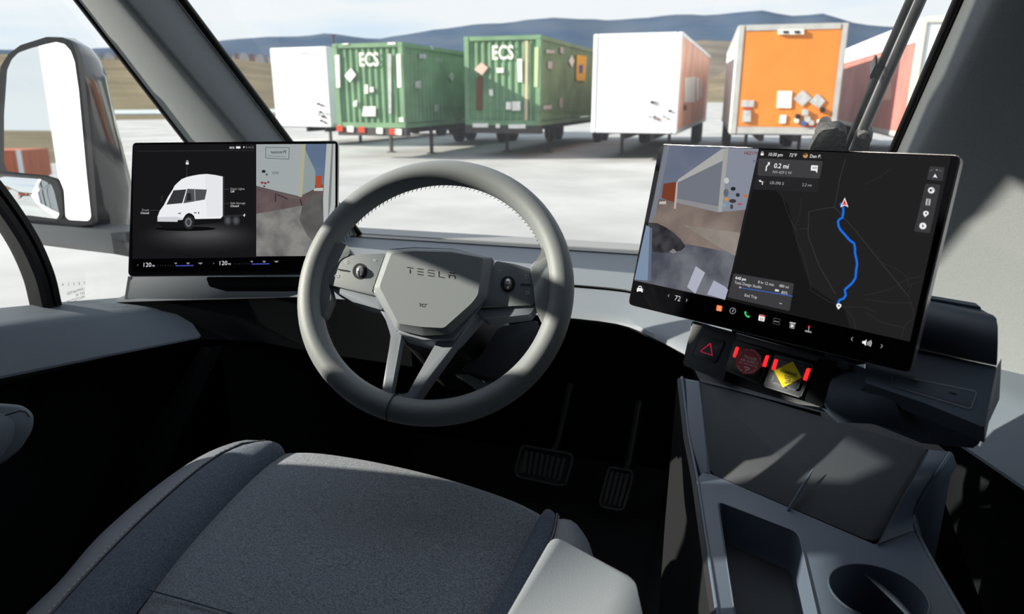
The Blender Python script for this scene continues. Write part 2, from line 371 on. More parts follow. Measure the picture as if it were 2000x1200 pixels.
def corrugated(name, B, fr, half, z0, z1, pitch, depth, m, par):
    rows = [[], []]; n = int(2 * half / pitch); pitch = 2 * half / n
    for i in range(n):
        s = -half + i * pitch
        for dx, c in ((0, 0), (.30 * pitch, 0), (.5 * pitch, -depth), (.8 * pitch, -depth)): rows[0].append(fr.P(s + dx, z0, c)); rows[1].append(fr.P(s + dx, z1, c))
    rows[0].append(fr.P(half, z0, 0)); rows[1].append(fr.P(half, z1, 0))
    return loft(name, rows, m, par, smooth=20)
def quadpx(name, fr, pts, m, par, th=.015): return prism(name, fr, pts, -.01, th, m, par)
decal_w = mat('decal_white', (.78, .78, .74), .7, .2, noise=.12, nscale=8)
decal_g = mat('decal_grey', (.42, .43, .44), .7, .2, noise=.2, nscale=6)
decal_y = mat('decal_yellow', (.72, .42, .04), .7, .2); decal_b = mat('decal_blue', (.06, .10, .28), .7, .2)
decal_r = mat('decal_red', (.55, .06, .03), .6, .2); decal_k = mat('decal_black', (.02, .02, .025), .7, .2); rust_m = mat('rust_stain', (.16, .07, .05), .9, .1)
def container(par_name, label, X, Y, a, zb, zt, extra, wide=2.44):
    B = Body(X, Y, a, wide, 12.2, zb, zt); root = thing(par_name, B.P(0, 0, GZ), label, 'container', 'green shipping containers on chassis')
    h = (zt - zb) / 2; w2 = B.w / 2
    fr = B.front(); corrugated('front_panel', B, Frame(fr.P(0, 0, -.05), fr.u, fr.v, fr.n), w2 - .14, -h + .14, h - .10, .20, .05, green_m, root)
    rs = B.right(); corrugated('side_panel', B, Frame(rs.P(0, 0, -.04), rs.u, rs.v, rs.n), B.L / 2 - .14, -h + .14, h - .10, .27, .035, green_m, root)
    ls = B.left(); corrugated('side_panel', B, Frame(ls.P(0, 0, -.04), ls.u, ls.v, ls.n), B.L / 2 - .14, -h + .14, h - .10, .27, .035, green_m, root)
    B.box('roof', (-w2 + .03, .03, zt - .06), (w2 - .03, B.L - .03, zt - .015), green_m, root); B.box('rear_doors', (-w2 + .05, B.L - .06, zb), (w2 - .05, B.L - .01, zt - .05), green_m, root)
    for x in (-w2, w2 - .16):
        for y in (0, B.L - .16): B.box('corner_post', (x, y, zb + .11), (x + .16, y + .16, zt - .1), green_m, root, .01)
        for y in (0, B.L - .18):
            for z in (zb, zt - .11): B.box('corner_casting', (x - .005, y - .005, z), (x + .165, y + .18, z + .115), green_m, root, .012)
    for z in (zb, zt - .12):
        B.box('end_rail', (-w2 + .16, .01, z), (w2 - .16, .11, z + .12 + (.03 if z == zb else 0)), green_m, root)
        for x in (-w2 + .01, w2 - .09): B.box('side_rail', (x, .16, z), (x + .08, B.L - .16, z + .12), green_m, root)
    B.box('chassis_bolster', (-w2, .02, zb - .24), (w2, .3, zb - .01), chassis_m, root)
    running_gear(B, root); extra(B, root, B.front(), B.right())
def green_left(B, root, fr, rs):
    text_mesh('lettering', 'ECS', fr, 701, 129, 26, decal_w, root, .004, bold=.02, squash=.75)
    for pts in ([(673, 148), (685, 133), (695, 146), (683, 161)],): quadpx('placard', fr, pts, decal_w, root)
    for pts in ([(654, 108), (662, 107), (664, 171), (657, 171)], [(774, 106), (782, 105), (784, 171), (776, 171)], [(779, 230), (787, 229), (788, 238), (779, 238)], [(710, 208), (733, 208), (733, 227), (707, 227)], [(712, 166), (718, 165), (718, 183), (712, 183)], [(722, 170), (729, 170), (729, 180), (722, 180)], [(690, 199), (697, 195), (696, 208), (690, 208)], [(668, 85), (680, 84.5), (680, 87), (668, 87.5)], [(757, 83), (772, 82.5), (772, 87), (757, 87)]): quadpx('sticker', fr, pts, decal_w, root)
    quadpx('rust_streak', fr, [(757, 105), (764, 105), (764, 222), (759, 222)], decal_g, root, .003)
    bf = Frame(B.P(0, .0, B.zb - .12), B.u, B.z, -B.f)
    for i, x in enumerate((657, 678, 700, 735, 760, 772)): quadpx('reflector_tape', bf, [(x, 245 + (x - 655) * .06), (x + 12, 245.5 + (x - 655) * .06), (x + 12, 257 + (x - 655) * .06), (x, 256 + (x - 655) * .06)], decal_r if i % 2 == 0 else decal_w, root)
    for pts in ([(820, 105), (833, 106), (833, 114), (820, 114)], [(812, 160), (822, 157), (822, 172), (812, 172)], [(850, 205), (856, 204), (856, 218), (850, 218)], [(842, 90), (847, 91), (847, 97), (842, 97)]): quadpx('sticker', rs, pts, decal_g, root)
    quadpx('placard', rs, [(877, 150), (883, 141), (888, 149), (883, 160)], decal_g, root)
    text_mesh('serial_number', 'ECSU 410', rs, 850, 120, 8, decal_g, root, .004, squash=.7)
def green_right(B, root, fr, rs):
    text_mesh('lettering', 'ECS', fr, 960, 116, 27, decal_w, root, .004, bold=.02, squash=.75)
    quadpx('placard', fr, [(926, 135), (940, 122), (953, 132), (941, 147)], mat('faded_placard', (.62, .42, .36), .8, .2), root)
    quadpx('rust_streak', fr, [(931, 150), (943, 150), (941, 215), (930, 215)], rust_m, root, .003)
    for pts in ([(955, 175), (962, 174), (963, 187), (956, 187)], [(1000, 198), (1016, 198), (1016, 216), (1000, 216)], [(988, 199), (998, 199), (998, 214), (988, 214)], [(970, 133), (983, 133), (983, 142), (970, 142)]): quadpx('sticker', fr, pts, decal_w, root)
    quadpx('rust_streak', fr, [(1010, 115), (1019, 115), (1019, 160), (1012, 160)], decal_w, root, .003); quadpx('rust_streak', fr, [(1026, 80), (1031, 80), (1030, 235), (1025, 235)], mat('peeled_paint', (.60, .45, .33), .8, .2), root, .003)
    quadpx('post_marking', fr, [(1044, 92), (1052, 92), (1050, 170), (1043, 170)], mat('pale_green_marking', (.45, .55, .32), .8, .2), root)
    bf = Frame(B.P(0, .0, B.zb - .12), B.u, B.z, -B.f)
    for i, (x0, x1) in enumerate(((923, 953), (968, 976), (993, 1026))): quadpx('reflector_tape', bf, [(x0, 241 + i), (x1, 241 + i), (x1, 249 + i), (x0, 249 + i)], decal_w, root)
    quadpx('yellow_sign', rs, [(1127, 107), (1146, 110), (1143, 158), (1126, 157)], decal_y, root); quadpx('sign_emblem', rs, [(1131, 128), (1139, 126), (1138, 143), (1132, 144)], decal_b, root, .022)
    quadpx('placard', rs, [(1112, 120), (1117, 108), (1122, 119), (1117, 132)], decal_w, root)
    for pts in ([(1067, 97), (1084, 98), (1084, 104), (1067, 104)], [(1095, 92), (1101, 93), (1101, 105), (1095, 104)], [(1071, 120), (1079, 120), (1079, 134), (1071, 134)], [(1062, 207), (1078, 205), (1078, 213), (1062, 214)], [(1094, 192), (1099, 191), (1099, 210), (1094, 211)]): quadpx('sticker', rs, pts, decal_g, root)
container('shipping_container', 'green ribbed shipping container, the left of two, red and white tape under its front', -10.7464, 19.9500, -.02, 1.4760, 3.8795, green_left, 2.3180)
container('shipping_container', 'green ribbed shipping container half in shade with a yellow sign on its side', -7.112, 21.54, -.02, 1.53, 4.109, green_right)
def van_trailer(label, X, Y, a, zb, zt, L, front_m, side_m, frame_m, extra, fw=.10, wide=2.6):
    B = Body(X, Y, a, wide, L, zb, zt); root = thing('box_trailer', B.P(0, 0, GZ), label, 'trailer', 'parked box trailers'); w2 = wide / 2
    B.box('front_wall', (-w2 + .04, .02, zb + .05), (w2 - .04, .07, zt - .05), front_m, root)
    B.box('side_wall', (w2 - .05, .05, zb + .05), (w2 - .005, L, zt - .03), side_m, root); B.box('side_wall', (-w2 + .005, .05, zb + .05), (-w2 + .05, L, zt - .03), side_m, root)
    B.box('roof', (-w2 + .02, .05, zt - .06), (w2 - .02, L, zt - .01), trailerwhite_m, root); B.box('rear_door', (-w2 + .05, L - .05, zb), (w2 - .05, L, zt - .05), trailerwhite_m, root)
    B.box('floor_deck', (-w2 + .02, .05, zb - .02), (w2 - .02, L, zb + .08), chassis_m, root)
    for x in (-w2, w2 - fw): B.box('corner_post', (x, 0, zb), (x + fw, .14, zt), frame_m, root, .02)
    B.box('top_rail', (-w2 + fw, 0, zt - fw), (w2 - fw, .14, zt), frame_m, root, .02); B.box('bottom_rail', (-w2 + fw, 0, zb), (w2 - fw, .14, zb + fw * 1.3), frame_m, root, .02)
    for x in (-w2 - .01, w2 - .05):
        B.box('side_rail', (x, .14, zb), (x + .06, L, zb + .12), alu_m, root); B.box('side_rail', (x, .14, zt - .10), (x + .06, L, zt), frame_m, root)
    running_gear(B, root); extra(B, root); return B
def marks(fr, root, spots, m):
    for x, y, r in spots: quadpx('connector', fr, rnd([(x - r, y - r * .7), (x + r, y - r), (x + r * .8, y + r), (x - r, y + r * .6)], r * .6), m, root, .05)
def ex_left(B, root):
    fr = B.front(); marks(fr, root, [(620, 203, 2.5), (628, 206, 2), (624, 219, 2.5), (630, 228, 3), (626, 236, 2.5), (634, 240, 2), (637, 222, 1.6), (621, 224, 1.5)], decal_k)
    quadpx('sticker', fr, [(582, 103), (603, 102.5), (603, 104.5), (582, 105)], decal_g, root); quadpx('sticker', fr, [(613, 105), (620, 105), (620, 107), (613, 107)], decal_g, root)
van_trailer('plain white box trailer, furthest left of the parked row, beside the green container', -16.233, 24.74, -.0986, 1.272, 4.155, 12, trailerwhite_m, trailerwhite_m, trailerwhite_m, ex_left)
salmon_m = mat('salmon_side', (.66, .33, .23), .6, .3, noise=.15, nscale=1.0)
def ex_white(B, root):
    fr = B.front(); marks(fr, root, [(1273, 200, 3.2), (1308, 217, 3), (1268, 228, 1.6), (1278, 228, 2.4), (1296, 228, 1.8), (1305, 233, 1.4), (1280, 233, 1.4)], decal_k)
    quadpx('sticker', fr, [(1278, 197), (1282, 197), (1282, 203), (1278, 203)], decal_g, root); quadpx('red_light', fr, [(1284, 232), (1288, 232), (1288, 236), (1284, 236)], decal_r, root)
    rs = B.right(); sd = mat('white_side_panel', (.74, .70, .66), .6, .2)
    for pts in ([(1339, 152), (1358, 150), (1357, 200), (1338, 200)], [(1360, 152), (1366, 152), (1366, 195), (1360, 198)], [(1369, 155), (1371, 155), (1371, 190), (1368, 192)]): quadpx('side_panel', rs, pts, sd, root)
    quadpx('marker_light', rs, [(1337, 206), (1341, 205), (1341, 215), (1337, 216)], rust_m, root, .03)
van_trailer('white box trailer with a blank front and salmon side, right of the green containers', -3.0552, 21.2275, -.0131, 1.3672, 4.0680, 12.5, trailerwhite_m, salmon_m, trailerwhite_m, ex_white, .13, 2.4570)
def ex_orange(B, root):
    fr = B.front()
    lb = quadpx('light_bar', fr, [(1520, 58), (1570, 57), (1570, 67), (1520, 67)], decal_w, root, .06)
    for x in (1535, 1557): quadpx('marker_lamp', fr, [(x - 6, 60), (x + 6, 60), (x + 5, 65), (x - 5, 65)], decal_k, root, .075)
    for pts in ([(1550, 193), (1568, 176), (1586, 191), (1567, 208)], [(1580, 199), (1598, 183), (1612, 197), (1600, 212)]): quadpx('diamond_placard', fr, pts, decal_g, root, .02)
    for pts in ([(1519, 178), (1547, 178), (1545, 211), (1517, 211)], [(1524, 225), (1536, 225), (1534, 241), (1522, 241)]): quadpx('notice', fr, pts, decal_w, root, .02)
    quadpx('notice', fr, [(1449, 196), (1473, 196), (1472, 209), (1448, 209)], decal_g, root, .02); quadpx('document_holder', fr, [(1452, 216), (1467, 216), (1466, 238), (1450, 238)], decal_g, root, .05)
    for x, y, r in ((1559, 228, 5), (1573, 220, 6), (1577, 233, 6), (1585, 240, 5), (1570, 241, 5), (1607, 215, 5), (1600, 238, 4), (1556, 236, 4)): quadpx('air_connector', fr, rnd([(x - r, y - r), (x + r, y - r), (x + r, y + r), (x - r, y + r)], r * .7), (decal_w, decal_g, decal_b, decal_k)[int(x) % 4], root, .07)
    for pts in ([(1452, 211), (1466, 211), (1466, 214), (1452, 214)], [(1575, 244), (1610, 243), (1610, 247), (1575, 248)]): quadpx('red_stripe', fr, pts, decal_r, root, .02)
van_trailer('orange-fronted box trailer framed in white aluminium with grey diamond placards', .937, 20.459, .0485, 1.42, 4.125, 12.5, orange_m, trailerwhite_m, alu_m, ex_orange, .16)
maroon_m = mat('faded_maroon_side', (.42, .16, .14), .5, .35, noise=.22, nscale=.9, detail=6)
cream_m = mat('cream_post', (.74, .70, .58), .5, .3)
def ex_right(B, root):
    ls = B.left(); L = B.L
    B.box('white_roof_band', (-1.325, .14, 3.58), (-1.296, L, 4.02), trailerwhite_m, root)
    B.box('cream_corner_post', (-1.33, -.02, B.zb), (-1.18, .12, B.zt), cream_m, root, .02); B.box('cream_top_edge', (-1.2, -.03, B.zt - .10), (1.2, .02, B.zt + .02), cream_m, root, .01)
    fl = mat('pale_side_patch', (.55, .33, .25), .6, .3)
    for pts in ([(1722, 165), (1740, 163), (1740, 195), (1722, 196)], [(1685, 205), (1705, 200), (1702, 255), (1684, 250)]): quadpx('faded_patch', ls, pts, fl, root, .004)
van_trailer('white-fronted box trailer with faded maroon side, behind the wiper at right', 3.62 + 1.3, 19.4, .025, 1.42, 4.08, 13, trailerwhite_m, maroon_m, trailerwhite_m, ex_right, .15)
# behind the truck, seen in the door mirror
Bm = Body(-2.9, -27, R(186), 2.44, 12, .72, 2.0); root = thing('shipping_container', Bm.P(0, 0, GZ), 'rust-orange container standing behind the truck, seen in the door mirror', 'container')
ro_m = mat('rust_orange_container', (.48, .13, .06), .6, .3, noise=.1, nscale=1)
corrugated('front_panel', Bm, Bm.front(), 1.2, -.62, .62, .24, .04, ro_m, root); corrugated('side_panel', Bm, Bm.right(), 6, -.62, .62, .3, .04, ro_m, root); corrugated('side_panel', Bm, Bm.left(), 6, -.62, .62, .3, .04, ro_m, root)
Bm.box('roof', (-1.22, 0, 1.96), (1.22, 12, 2.0), ro_m, root); Bm.box('corner_post', (-1.24, -.02, .72), (-1.1, .1, 2.0), trailerwhite_m, root); Bm.box('corner_post', (1.1, -.02, .72), (1.24, .1, 2.0), trailerwhite_m, root); running_gear(Bm, root)
# ---------------------------------------------------------------- cab shell
CX = -.41
def mir(v): return Vector((2 * CX - v[0], v[1], v[2]))
FL = 1.28            # cab floor level
def lin(z, p, q): t = (z - p[1]) / (q[1] - p[1]); return p[0] + (q[0] - p[0]) * t
def e0(z): return (lin(z, (.718, 2.518), (.700, 2.255)), lin(z, (1.326, 2.518), (1.590, 2.255)))
def e1(z): return (lin(z, (.725, 2.502), (.707, 2.259)), lin(z, (1.19, 2.502), (1.442, 2.259)))
def e2(z, s=-1): return (.92 if s < 0 else .99, lin(z, (1.25, 2.543), (1.51, 2.246)) if s < 0 else (1.15 - .45 * (z - 2.25)))
def pillar(side):
    rows = []
    for k in range(13):
        z = 1.80 + 1.35 * k / 12
        a, b, c = e0(z), e1(z), e2(z, side); A, B_, D = Vector((a[0], a[1], z)), Vector((b[0], b[1], z)), Vector((c[0], c[1], z))
        loop = [A]
        for t in (0, .25, .5, .75, 1):
            p = B_ + (A - B_) * .16; q = B_ + (D - B_) * .22
            loop.append(p * (1 - t) ** 2 + B_ * 2 * t * (1 - t) + q * t * t)
        loop += [D, D + Vector((.05, .05, 0)), A + Vector((.12, .05, 0)), A + Vector((.02, .035, 0))]
        rows.append([Vector((CX + side * p.x, p.y, p.z)) for p in loop])
    return loft('trim_%d' % (1 if side < 0 else 2), rows, pillar_m, None, closed=True, caps=True, smooth=60)
for s in (-1, 1):
    tag(pillar(s), kind='structure')
def e0p(side, z, off=0): a = e0(z); return Vector((CX + side * (a[0] - off), a[1] + .012, z))
for i, s in enumerate((-1, 1)):
    tag(tube('trim_%d' % (3 + i), [e0p(s, 1.85 + k * .13, .006) for k in range(11)], .0085, rubber_m), kind='structure')
    tag(tube('trim_%d' % (5 + i), [Vector((CX + s * (.925 if s < 0 else .995), e2(1.85 + k * .13, s)[1] + .004, 1.85 + k * .13)) for k in range(11)], .008, rubber_m), kind='structure')
def belt(y): return 1.945 - max(0, y - 1.0) * .165
def wall(side):
    nm = 'left' if side < 0 else 'right'; X = lambda d: CX + side * d
    bm = bmesh.new()
    def bx(d0, d1, y0, y1, z0, z1): a, b_ = sorted((X(d0), X(d1))); bm_box(bm, (a, y0, z0), (b_, y1, z1))
    q = 0 if side < 0 else .06
    bx(1.0 + q, 1.05 + q, -1.2, 1.0, FL - .1, 1.93)
    if side < 0:
        bx(.99, 1.03, .235, .335, 1.9, 3.15); bx(.99, 1.06, -1.2, -.12, 1.9, 3.15); bx(.99, 1.03, -.12, .27, 1.9, 2.40); bx(.99, 1.03, -.12, .24, 2.56, 2.66); bx(.99, 1.03, -.12, .24, 2.765, 3.0)  # unseen rear sill, rail and header added to shade seat, console and shelf
        va_ = [[bm.verts.new((X(d), y, z)) for y, z in ((.33, 1.9), (.62, 1.9), (.62, 2.10), (.45, 2.36), (.405, 2.53), (.33, 2.62))] for d in (.99, 1.03)]  # unseen gusset added to keep sun off the seat and console
        bm.faces.new(va_[0]); bm.faces.new(va_[1][::-1])
        for i in range(6): bm.faces.new((va_[0][i], va_[1][i], va_[1][(i + 1) % 6], va_[0][(i + 1) % 6]))
    else: bx(1.05, 1.12, -1.2, .62, 1.9, 3.15); bx(.97, 1.06, -1.2, .75, 2.95, 3.15)  # unseen right side closed behind the front window to cut sky fill
    o = from_bm('wall_' + nm, bm, headliner_m); tag(o, kind='structure')
    # lower front quarter of the wall
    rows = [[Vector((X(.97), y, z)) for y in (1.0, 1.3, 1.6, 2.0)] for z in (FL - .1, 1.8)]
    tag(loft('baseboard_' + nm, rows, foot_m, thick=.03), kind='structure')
    return o
wall(-1); wall(1)
bm = bmesh.new(); bm_box(bm, (CX - 1.05, -1.25, 3.12), (CX + 1.05, .70, 3.2)); tag(from_bm('ceiling', bm, headliner_m), kind='structure')
bm = bmesh.new(); bm_box(bm, (CX - 1.05, -1.25, FL - .1), (CX + 1.05, -1.18, 3.15)); tag(from_bm('wall_back', bm, headliner_m), kind='structure')
bm = bmesh.new(); bm_box(bm, (CX - 1.0, -1.25, FL - .06), (CX + 1.0, 2.15, FL)); tag(from_bm('floor', bm, carpet_m), kind='structure')
rows = [[Vector((CX + x, y, z)) for x in (-.97, -.5, 0, .5, .97)] for y, z in ((2.0, FL), (2.02, 1.45), (2.02, 1.70), (2.0, 1.88))]
tag(loft('wall_front', rows, foot_m, thick=.03), kind='structure')
# windscreen
def wl(z, s): a = e0(z); return Vector((CX + s * (a[0] + .01), a[1] + .02, z))
bm = bmesh.new(); vs = [bm.verts.new(p) for p in (wl(1.94, -1), wl(1.94, 1), wl(3.12, 1), wl(3.12, -1))]; bm.faces.new(vs); tag(from_bm('window_1', bm, dusty_hazy_m), kind='structure')
def side_glass(side):
    bm = bmesh.new(); pts = [(-.62, 1.93), (1.0, 1.935), (1.3, 1.885), (1.84, 1.80), (1.84, 1.86)] + [(e2(z, side)[1] + .01, z) for z in (2.2, 2.6, 2.98)] + [(-.62, 2.98)]
    vs = [bm.verts.new((CX + side * ((.985 if y < 1.0 else .985 - (y - 1.0) * .055) + (0 if side < 0 else .075)), y, z)) for y, z in pts]; bm.faces.new(vs)
    return tag(from_bm('window_%d' % (2 if side < 0 else 3), bm, glass_m), kind='structure')
side_glass(-1); side_glass(1)
# curved bar between quarter glass and door glass
def divider(side, n):
    pts = catmull([(1.095, 1.925), (1.09, 2.0), (1.065, 2.09), (1.01, 2.2), (.93, 2.31), (.83, 2.42), (.68, 2.53), (.48, 2.63), (.22, 2.69), (-.1, 2.70)], 6)
    bm = bmesh.new(); X = lambda d: CX + side * d; rings = []
    for i, p in enumerate(pts):
        t = (pts[min(i + 1, len(pts) - 1)] - pts[max(i - 1, 0)]).normalized(); nn = Vector((-t[1], t[0]))
        loop = []
        for o_, d in ((-.021, .955), (-.016, .945), (-.004, .945), (0, .952), (.004, .945), (.016, .945), (.021, .955), (.021, .99), (-.021, .99)):
            loop.append(bm.verts.new((X(d), p[0] + nn[0] * o_, p[1] + nn[1] * o_)))
        rings.append(loop)
    for a, b_ in zip(rings, rings[1:]):
        for k in range(9): bm.faces.new((a[k], a[(k + 1) % 9], b_[(k + 1) % 9], b_[k]))
    bm.faces.new(rings[0]); bm.faces.new(rings[-1][::-1])
    return tag(from_bm('trim_%d' % n, bm, rubber_m, smooth=25), kind='structure')
divider(-1, 7); divider(1, 8)
# base of the windscreen: black frit and grey outer cowl
bm = bmesh.new(); bm_box(bm, (CX - .72, 1.86, 1.925), (CX + .72, 1.895, 1.955)); tag(from_bm('trim_9', bm, frit_m), kind='structure')
bm = bmesh.new(); bm_box(bm, (CX - .80, 1.93, 1.90), (CX + .80, 2.02, 1.951)); tag(from_bm('trim_10', bm, mat('cowl_grey', (.22, .23, .235), .5, .4)), kind='structure')
# white outer skin of our own truck, seen in the mirror
skin = thing('sleeper_fairing', (CX - 1.08, -2.5, GZ), 'white side fairing of this truck, reflected in the door mirror', 'panel')
box('side_skin', (CX - 1.14, -4.6, GZ + .35), (CX - 1.08, -.66, 3.9), white_m, skin, .02); box('door_skin', (CX - 1.10, -.66, GZ + .35), (CX - 1.065, 1.0, 1.90), white_m, skin, .01)
box('front_edge', (CX - 1.15, -.70, GZ + .35), (CX - 1.07, -.60, 3.9), white_m, skin, .02)
# ---------------------------------------------------------------- door tops
def door_top(side):
    nm = 'left' if side < 0 else 'right'
    M = (lambda v: Vector(v)) if side < 0 else mir
    glass = [(-1.40, -.6, 1.95), (-1.40, .5, 1.95), (-1.40, 1.0, 1.945), (-1.385, 1.15, 1.92), (-1.365, 1.3, 1.893), (-1.345, 1.6, 1.84)]
    crease = [(-1.285, -.6, 1.955), (-1.288, .5, 1.950), (-1.289, .923, 1.942), (-1.285, 1.06, 1.921), (-1.278, 1.184, 1.90), (-1.24, 1.6, 1.835)]
    low = [(-1.20, -.6, 1.90), (-1.22, .5, 1.88), (-1.245, .872, 1.861), (-1.20, 1.07, 1.840), (-1.152, 1.27, 1.818), (-1.06, 1.6, 1.79)]
    und = [(-1.36, y, z - .05) for x, y, z in low]
    rows = []
    for g, c, l, u in zip(glass, crease, low, und):
        g, c, l, u = map(Vector, (g, c, l, u)); r = []
        r.append(g); p, q = c + (g - c) * .25, c + (l - c) * .15
        for t in (0, .33, .66, 1): r.append(p * (1 - t) ** 2 + c * 2 * t * (1 - t) + q * t * t)
        q2 = l + (c - l) * .06; p3 = l + (u - l) * .08
        for t in (0, .5, 1): r.append(q2 * (1 - t) ** 2 + l * 2 * t * (1 - t) + p3 * t * t)
        r.append(u); rows.append([M(v) for v in r])
    root = thing('door_panel', M((-1.33, .6, FL)), 'blue-grey door top with a wide sill under the %s side glass' % nm, 'door panel')
    loft('sill', rows, door_m, root, smooth=35)
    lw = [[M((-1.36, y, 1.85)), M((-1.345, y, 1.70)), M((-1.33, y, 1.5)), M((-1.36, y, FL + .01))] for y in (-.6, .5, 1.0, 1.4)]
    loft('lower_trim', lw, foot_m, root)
    loft('pocket_rib', [[M((-1.15, 1.27, 1.80)), M((-1.12, 1.27, 1.80)), M((-1.11, 1.30, 1.80))], [M((-1.24, 1.13, 1.58)), M((-1.19, 1.12, 1.58)), M((-1.17, 1.16, 1.58))], [M((-1.30, 1.0, 1.36)), M((-1.25, .99, 1.36)), M((-1.22, 1.04, 1.36))]], foot_m, root)
    return root
door_top(-1); door_top(1)
# ---------------------------------------------------------------- dashboard
dash = thing('dashboard', (CX, 1.6, FL), 'grey wraparound dashboard under the windscreen, behind the steering wheel', 'dashboard')
def prof(x, ys): return [onY(x, y, Y) for y, Y in ys]
ref = prof(1180, [(491, 1.875), (505, 1.82), (520, 1.745), (531, 1.69), (547, 1.615), (565, 1.545)])
ref = [(v.y, v.z) for v in ref]
ref2 = [(v.y, v.z) for v in prof(1180, [(569, 1.54), (590, 1.485), (612, 1.435), (624, 1.41), (632, 1.405), (637, 1.43)])] + [(1.55, 1.86), (1.80, 1.86)]
# plan line of the lower lip, wrapping round the driver
lip = [(-1.335, 1.235), (-1.15, 1.32), (-.97, 1.395), (-.70, 1.42), (-.41, 1.425), (-.22, 1.415), (-.13, 1.34), (-.06, 1.26), (.02, 1.17)]
lipd = catmull([(x, y, 0) for x, y in lip], 4)
def dash_rows(rf, f0):
    rows = []
    for p in lipd:
        r = []
        for Y, Z in rf:
            k = (Y - 1.41) / (1.88 - 1.41); y = p.y + (1.88 - p.y) * k
            r.append(Vector((p.x + (CX + (p.x - CX) * .82 - p.x) * max(0, k) * .6, y, Z)))
        rows.append(r)
    return rows
loft('top_pad', dash_rows(ref, 0), dash_m, dash, smooth=60)
loft('lower_pad', dash_rows(ref2, 0), dash_m, dash, smooth=45)
lp = [r[-2] for r in dash_rows(ref2, 0)]
tube('trim_strip', [r[-1] + Vector((0, -.001, .001)) for r in dash_rows(ref, 0)], .0018, black_m, dash, 6)
# left wing front, seen under the left display
wing = plane3(onY(245, 590, 1.24), onY(585, 581, 1.395), onY(585, 545, 1.395) + Vector((0, .01, 0)))
prism('wing_fascia', wing, rnd([(252, 538), (600, 533), (600, 580), (244, 590)], 4), -.05, .0, dash_m, dash, .006)
prism('wing_edge', wing, [(250, 540), (256, 540), (247, 590), (242, 590)], -.02, .001, silver_m, dash)
# knee panel and footwell shroud under the dash
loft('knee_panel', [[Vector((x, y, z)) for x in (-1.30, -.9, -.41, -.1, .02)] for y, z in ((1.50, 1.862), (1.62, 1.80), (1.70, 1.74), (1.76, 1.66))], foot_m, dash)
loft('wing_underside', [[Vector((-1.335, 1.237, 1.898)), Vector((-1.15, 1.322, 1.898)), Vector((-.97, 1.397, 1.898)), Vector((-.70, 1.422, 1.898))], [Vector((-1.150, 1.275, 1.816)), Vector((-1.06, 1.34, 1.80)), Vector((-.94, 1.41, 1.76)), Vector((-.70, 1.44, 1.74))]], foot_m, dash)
loft('kick_panel', [[Vector((-1.13, 1.31, min(z, 1.79))), Vector((-1.0, 1.42, z)), Vector((-.94, 1.55, z)), Vector((-.92, 1.9, z))] for z in (FL, 1.6, 1.84)], foot_m, dash, smooth=30)  # kick panel added to block sun reaching the pedals
# ---------------------------------------------------------------- displays
def pt_flat(fr, c): return lambda pts: [fr.px(x, y, c) for x, y in pts]
def display(fr, wd, ht, label, th=.011):
    root = thing('touch_display', fr.o, label, 'display')
    q = lambda e, r: rnd([(-wd / 2 - e, -ht / 2 - e), (wd / 2 + e, -ht / 2 - e), (wd / 2 + e, ht / 2 + e), (-wd / 2 - e, ht / 2 + e)], r)
    prism('edge_frame', fr, q(.0, .006), -th, -.0022, edge_m, root, .001, local=True)
    prism('back_cover', fr, q(-.004, .01), -th - .012, -th, black_m, root, local=True)
    scr = prism('screen', fr, q(-.0006, .006), -.003, 0, screen_m, root, .0006, local=True)
    return root, scr
LF = facing((-.8273, 1.0317, 2.1680), R(18.36), R(21.37), R(.47))
ld, ls = display(LF, .355, .2334, 'slim touch display left of the wheel, showing a white truck on black')
RF = facing((.0352, .8645, 2.1897), R(-30.82), R(14.5), R(.94))
rd, rs = display(RF, .355, .2161, 'large touch display right of the wheel, showing a dark route map')
prism('mount_arm', LF, rnd([(402, 541), (592, 541), (585, 561), (409, 561)], 4), -.10, -.03, black_m, ld, .004)
prism('mount_arm', RF, [(1500, 560), (1640, 590), (1630, 660), (1490, 630)], -.22, -.024, black_m, rd)
E_ = {}
def ui(r, g, b, k=1.0):
    key = (r, g, b)
    if key not in E_: E_[key] = emis('ui_%d_%d_%d' % key, S(r, g, b), k)
    return E_[key]
Z0 = .0004
def L(name, pts, col, z=1, fr=LF, par=None): return flat(name, fr, pts, Z0 * z, ui(*col) if isinstance(col, tuple) else col, par or ls)
def ell(x, y, rx, ry, n=20, rot=0): return [(x + rx * math.cos(t) * math.cos(rot) - ry * math.sin(t) * math.sin(rot), y + rx * math.cos(t) * math.sin(rot) + ry * math.sin(t) * math.cos(rot)) for t in (2 * math.pi * k / n for k in range(n))]
def line(pts, wd):
    """ribbon outline for a polyline in picture pixels"""
    A, B = [], []
    for i, p in enumerate(pts):
        a = Vector(pts[max(i - 1, 0)]); b = Vector(pts[min(i + 1, len(pts) - 1)]); t = (b - a).normalized(); n = Vector((-t.y, t.x)) * wd / 2
        A.append(tuple(Vector(p) + n)); B.append(tuple(Vector(p) - n))
    return A + B[::-1]
def ribbon(name, fr, pts, wd, c, m, par):
    o = line(pts, wd); n = len(pts); bm = bmesh.new(); vs = [bm.verts.new(fr.P(*fr.px(*p, c), c)) for p in o]
    for i in range(n - 1): bm.faces.new((vs[i], vs[i + 1], vs[2 * n - 2 - i], vs[2 * n - 1 - i]))
    me = bpy.data.meshes.new(name); bm.to_mesh(me); bm.free(); return link(name, me, m, par)
def T(s, x, y, h, col=(235, 235, 235), fr=LF, par=None, z=4, align='LEFT', mirror=False, bold=0, sq=1.0): return text_mesh('lettering', s, fr, x, y, h, ui(*col), par or ls, Z0 * z, align, mirror, bold, sq)
